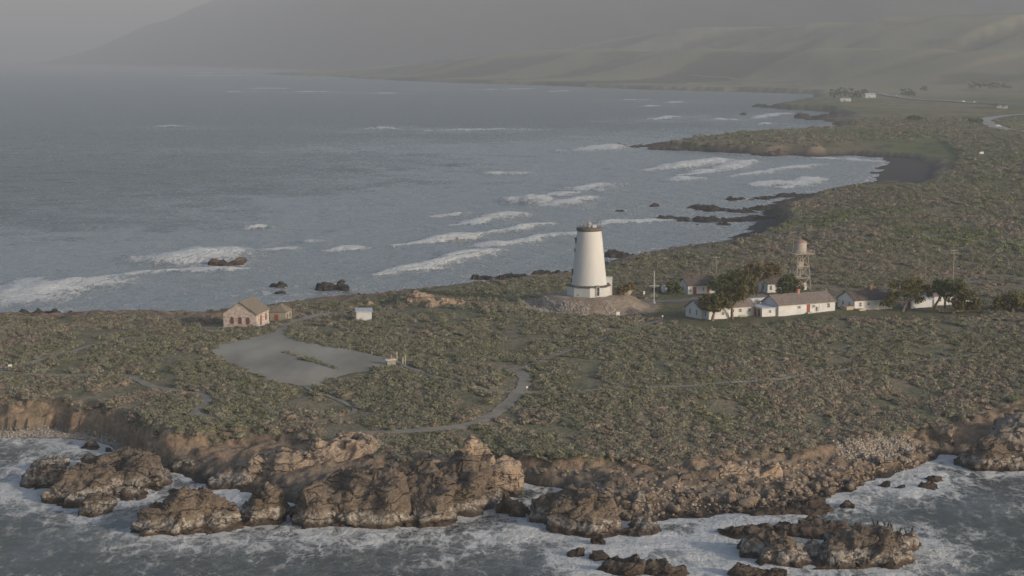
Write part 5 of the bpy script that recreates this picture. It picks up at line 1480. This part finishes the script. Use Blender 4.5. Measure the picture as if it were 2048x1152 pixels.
# ------------------------------------------------------------------ boulders
protos = []
for k in range(6):
    V, Fc_ = ICO[3]
    V = np.sign(V) * np.abs(V) ** 0.8 * np.array([1, 0.85, 0.72])
    f1, f2 = worley3(V + k * 11.3, 0.8, 200 + k)
    V = V * (1 + 0.35 * (0.5 - f1) + 0.16 * fbm3(V + k * 5.0, 0.5, 3, 210 + k))[:, None]
    protos.append(np_mesh('boulder', V, Fc_))
ZONES = [('tan boulder in the jumble behind the cleft headland rock', 'jumbled boulders behind the cleft rock', [(1130, 990), (1240, 985), (1420, 985), (1440, 1030), (1330, 1045), (1245, 1040)], 75, 7, 26),
         ('tan boulder on the beach between the reef shelf and the bluff', 'boulders above the reef shelf', [(1440, 985), (1560, 975), (1680, 960), (1660, 1000), (1600, 1020), (1450, 1030)], 65, 8, 27),
         ('boulder on the steep beach running up to the small inlet', 'boulders beside the inlet', [(1600, 945), (1700, 925), (1850, 900), (1880, 915), (1760, 955), (1690, 985), (1660, 990)], 65, 7, 24),
         ('pale boulder lying along the foot of the scrub bluff', 'pale boulders at the bluff foot', [(1060, 935), (1180, 930), (1400, 930), (1560, 925), (1650, 915), (1640, 930), (1400, 950), (1180, 955), (1070, 950)], 45, 6, 18)]
bi = 0
for lab, grp, zone, cnt, s0, s1 in ZONES:
    zp = Poly([Vector((a, b_, 0)) for a, b_ in zone])
    x0, x1 = min(a for a, _ in zone), max(a for a, _ in zone); y0_, y1_ = min(b_ for _, b_ in zone), max(b_ for _, b_ in zone)
    made = 0
    while made < cnt:
        a, b_ = random.uniform(x0, x1), random.uniform(y0_, y1_)
        if zp.dist(np.array([a]), np.array([b_]))[0] < 0: continue
        made += 1
        g = gnd(a, b_, 2.0)
        sz = (s0 + (s1 - s0) * random.random() ** 1.6) / scale_at(g.y) * 0.5
        o = bpy.data.objects.new('boulder', protos[bi % 6]); bi += 1
        COL.objects.link(o)
        if not protos[(bi - 1) % 6].materials: protos[(bi - 1) % 6].materials.append(MATS['boulder_tan'])
        o.material_slots[0].link = 'OBJECT'; o.material_slots[0].material = MATS['boulder_pale' if 'pale' in lab else 'boulder_tan']
        o.location = (g.x, g.y, max(g.z, 0.1) + sz * 0.42); o.rotation_euler = (random.uniform(-.4, .4), random.uniform(-.4, .4), random.uniform(0, 6.3))
        o.scale = (sz * random.uniform(.85, 1.3), sz * random.uniform(.8, 1.1), sz * random.uniform(.8, 1.25))
        tag(o, lab, 'boulder', grp)
# loose stones and pebbles
def stone_coll(name, mats, n=5):
    c = bpy.data.collections.new(name)
    for k in range(n):
        V, Fc_ = ICO[2]
        V = V * (1 + 0.3 * fbm3(V + k * 7.7, 0.7, 2, 300 + k))[:, None] * np.array([1, 0.8, 0.65])
        me = np_mesh(name, V, Fc_); me.materials.append(MATS[mats[k % len(mats)]])
        c.objects.link(bpy.data.objects.new(name, me))
    return c
sc_ = stone_coll('loose_stone', ['stone_pale'])
sct_ = stone_coll('tan_stone', ['stone_tan'])
def px_fill(zone, n, z0):
    zp = Poly([at(a, b_, z0) for a, b_ in zone])
    lo, hi = zp.p.min(0), zp.p.max(0)
    P = RNG.uniform(lo, hi, (n * 6, 2))
    P = P[zp.dist(P[:, 0], P[:, 1]) > 0][:n]
    return np.column_stack([P, look(P[:, 0], P[:, 1])])
def stones(name, P, s0, s1, lab, cat='stones', lift=0.2, coll=None, zmax=99):
    P = P[P[:, 2] < zmax]
    s = (s0 + (s1 - s0) * RNG.random(len(P)) ** 2)
    P = P.copy(); P[:, 2] = P[:, 2] + s * lift
    P = P[P[:, 2] > 0.15]; s = s[:len(P)]
    scatter(name, coll or sc_, 5, P, np.stack([s, s, s], 1) * RNG.uniform(0.8, 1.2, (len(P), 3)), lab, cat, 0.5)
P = []
th = RNG.uniform(0, 6.283, 9000); r_ = RNG.uniform(12.5, 20.5, 9000)
mx_, my_ = LH.x + r_ * np.cos(th), LH.y + r_ * np.sin(th) / 0.8
k = (np.cos(th) * -0.75 + np.sin(th) * -0.66) > 0.25
k &= fbm2(mx_ / 6, my_ / 6, 3, 91) > -0.25
stones('mound_stones', np.column_stack([mx_[k], my_[k], look(mx_[k], my_[k])]), 0.12, 0.36, 'grey stones facing the lighthouse mound')
stones('beach_pebbles', px_fill([(-60, 856), (110, 858), (190, 868), (240, 884), (200, 888), (110, 876), (-60, 876)], 5000, 0.8), 0.12, 0.36, 'pebbles of the cove beach', zmax=2.0)
stones('shore_stones', px_fill([(1120, 985), (1400, 965), (1650, 930), (1850, 895), (1890, 912), (1760, 950), (1640, 1005), (1440, 1030), (1240, 1040)], 1800, 1.5), 0.12, 0.5, 'smaller stones between the shore boulders', coll=sct_, zmax=3.2)
stones('pale_shingle', px_fill([(1660, 905), (1700, 890), (1770, 893), (1830, 890), (1825, 915), (1740, 928), (1680, 925)], 2600, 2.0), 0.12, 0.34, 'pale shingle bank above the inlet')

# ------------------------------------------------------------------ cormorants
def bird(px, py, z0, face, label, seed):
    """upright cormorant: body, neck and bill one skin of rings"""
    random.seed(seed)
    mb = MB()
    lean = random.uniform(0.05, 0.16)
    mb.tube([(-0.05, 0, 0.12), (0.0, 0, 0.2), (0.03, 0, 0.38), (0.06 + lean * 0.5, 0, 0.56), (0.05 + lean, 0, 0.68), (0.04 + lean, 0, 0.8), (0.08 + lean, 0, 0.86), (0.15 + lean, 0, 0.87), (0.27 + lean, 0, 0.85)],
            [0.05, 0.12, 0.155, 0.12, 0.055, 0.045, 0.055, 0.03, 0.008], 8)
    mb.tube([(-0.02, 0, 0.2), (-0.14, 0, 0.1), (-0.24, 0, 0.0)], [0.07, 0.06, 0.03], 6)
    for y in (-0.07, 0.07): mb.tube([(0.0, y, 0.2), (0.02, y, 0.02), (0.1, y, 0.0)], [0.04, 0.02, 0.025], 5)
    o = mb.build('cormorant', 'bird_black', smooth=True)
    dg = bpy.context.evaluated_depsgraph_get()
    p = at(px, py, 0)
    best = p
    for k in range(70):                                  # climb the rock face to its crest
        q = 1112 - k
        ok, loc, _n, _i, ob, _m = scene.ray_cast(dg, Vector((0, 0, CAM_H)), Vector(ray(px, q)).normalized())
        if ok and ob.name.startswith('sea_rock') and loc.z > best.z * (0 if k == 0 else 1) - 0.6: best = loc.copy()
        elif k > 25 and not (ok and ob.name.startswith('sea_rock')): break
    o.location = best
    o.location.z -= 0.03
    o.rotation_euler = (0, 0, face); o.scale = (1.15,) * 3
    tag(o, label, 'bird', 'cormorants perched on the long rock')
BIRDS = [(1747, 1061, 'cormorant farthest left on the flat rock crest', 2.6), (1755, 1061, 'second cormorant from the left on the flat rock crest', 0.3), (1769, 1062, 'middle cormorant on the flat rock crest', 2.9), (1776, 1063, 'cormorant right of the middle one on the flat rock crest', 0.5), (1783, 1065, 'rightmost cormorant on the flat rock crest', 3.0),
         (1800, 1078, 'left cormorant of the three on the low rock end', 0.2), (1812, 1079, 'middle cormorant of the three on the low rock end', 2.8), (1824, 1081, 'right cormorant of the three on the low rock end', 0.4)]
for k, (a, b_, lab, fc_) in enumerate(BIRDS): bird(a, b_, 5, fc_, lab, k)

# ------------------------------------------------------------------ scrub over the headland
def rand_land(n, y0_, y1_):
    yv = np.sqrt(RNG.uniform(y0_ ** 2, y1_ ** 2, n))
    xv = RNG.uniform(-1, 1, n) * (0.29 * yv + 8)
    return xv, yv
def mask_land(x, y, edge=0.6):
    k = look(x, y, DTG) > edge
    k &= LOT_POLY.dist(x, y) < RNG.uniform(-1.0, 0.9, len(x))
    k &= HOUSE_YARD.dist(x, y) < RNG.uniform(-3, 1.5, len(x))
    rl = np.hypot(x - LH.x, (y - LH.y) * 0.8); k &= rl > 20
    k &= (bay.dist(x, y) < -2)
    for pts, w in PATHS:
        xs_ = [p[0] for p in pts]; ys_ = [p[1] for p in pts]
        m_ = k & (x > min(xs_) - 8) & (x < max(xs_) + 8) & (y > min(ys_) - 8) & (y < max(ys_) + 8)
        idx = np.where(m_)[0]
        if len(idx):
            P = np.array(pts); d = np.full(len(idx), 1e9)
            for q in P: d = np.minimum(d, np.hypot(x[idx] - q[0], y[idx] - q[1]))
            k[idx[d < w * 0.5 + 0.45 + 0.0008 * y[idx]]] = False
    for cx, cy_, r in NO_GROW:
        k &= np.hypot(x - cx, y - cy_) > r
    return k
gcol = shrub_coll('scrub_bush', ['shrub_green', 'shrub_grey'], [1, 2, 3, 4, 5, 6], 0.27, 110)
bcol = shrub_coll('dry_bush', ['shrub_brown', 'shrub_grey'], [11, 12, 13, 14], 0.30, 110)
lcol = shrub_coll('lush_bush', ['shrub_lush', 'shrub_green'], [21, 22, 23], 0.30, 110)
def grow(y0_, y1_, n, s0, s1, tagname):
    x, y = rand_land(n, y0_, y1_)
    k = mask_land(x, y, np.where(y < 460, RNG.uniform(-7, 1.5, len(x)), 0.6)); k &= (look(x, y, TG) > np.where(x > 8, 0.84, 0.7)); x, y = x[k], y[k]
    big = fbm2(x / 34, y / 60, 4, 101) + 0.35 * fbm2(x / 6, y / 9, 2, 102)
    gap = fbm2(x / 9, y / 14, 3, 103)
    keep = gap > -0.28
    x, y, big = x[keep], y[keep], big[keep]
    z = look(x, y)
    s = s0 + (s1 - s0) * RNG.random(len(x)) ** 3.2
    S = np.stack([s * RNG.uniform(.9, 1.35, len(s)), s * RNG.uniform(.9, 1.35, len(s)), s * RNG.uniform(.8, 1.25, len(s))], 1)
    P = np.column_stack([x, y, z])
    dr = big + 0.25 * sstep(60, 0, look(x, y, DTG)) * (y < 470)
    a = dr < 0.10
    lush = (fbm2(x / 60, y / 60, 3, 104) > 0.26) & (y > 640)
    g = a & ~lush
    scatter('coastal_scrub', gcol, 6, P[g], S[g], 'low grey green coastal scrub %s' % tagname, 'scrub')
    scatter('dry_scrub', bcol, 4, P[~a & ~lush], S[~a & ~lush], 'dry brownish coastal scrub %s' % tagname, 'scrub')
    if lush.sum(): scatter('lush_scrub', lcol, 3, P[lush], S[lush], 'brighter green low scrub %s' % tagname, 'scrub')
grow(325, 480, 60000, 0.5, 2.3, 'on the near half of the headland')
grow(480, 700, 80000, 0.55, 2.4, 'round the lighthouse and the houses')
grow(700, 1100, 52000, 0.9, 3.6, 'on the land behind the houses')
grow(1100, 2300, 34000, 1.8, 5.5, 'on the far side of the sandy bay')
# row of shrubs on the car park island
for k in range(14):
    f = k / 13.0
    g = gnd(572 + 100 * f, 707 + 31 * f + random.uniform(-1, 1))
    s_ = random.uniform(1.2, 2.0) * (1.1 if 2 < k < 9 else 0.85)
    o = bpy.data.objects.new('island_shrub', gcol.objects[k % 6].data); COL.objects.link(o)
    o.location = (g.x, g.y, g.z + 0.1); o.scale = (s_ * 1.15, s_ * 1.1, s_ * 0.95); o.rotation_euler = (0, 0, random.uniform(0, 6))
    tag(o, 'low green shrub in the row on the car park island', 'shrub', 'shrubs on the car park island')

# ------------------------------------------------------------------ haze
hz = MB().box(-26000, 26000, -400, 47000, -7, 740).build('haze', None)
m = bpy.data.materials.new('haze_air'); m.use_nodes = True
nt = m.node_tree
for n_ in list(nt.nodes):
    if n_.type != 'OUTPUT_MATERIAL': nt.nodes.remove(n_)
pv = nt.nodes.new('ShaderNodeVolumePrincipled')
pv.inputs['Color'].default_value = (0.81, 0.84, 0.885, 1)
pv.inputs['Density'].default_value = HAZE
pv.inputs['Anisotropy'].default_value = 0.0
nt.links.new(pv.outputs[0], nt.nodes['Material Output'].inputs['Volume'])
hz.data.materials.append(m)
tag(hz, 'thin pale sea haze over the whole coast', 'haze', kind='stuff')
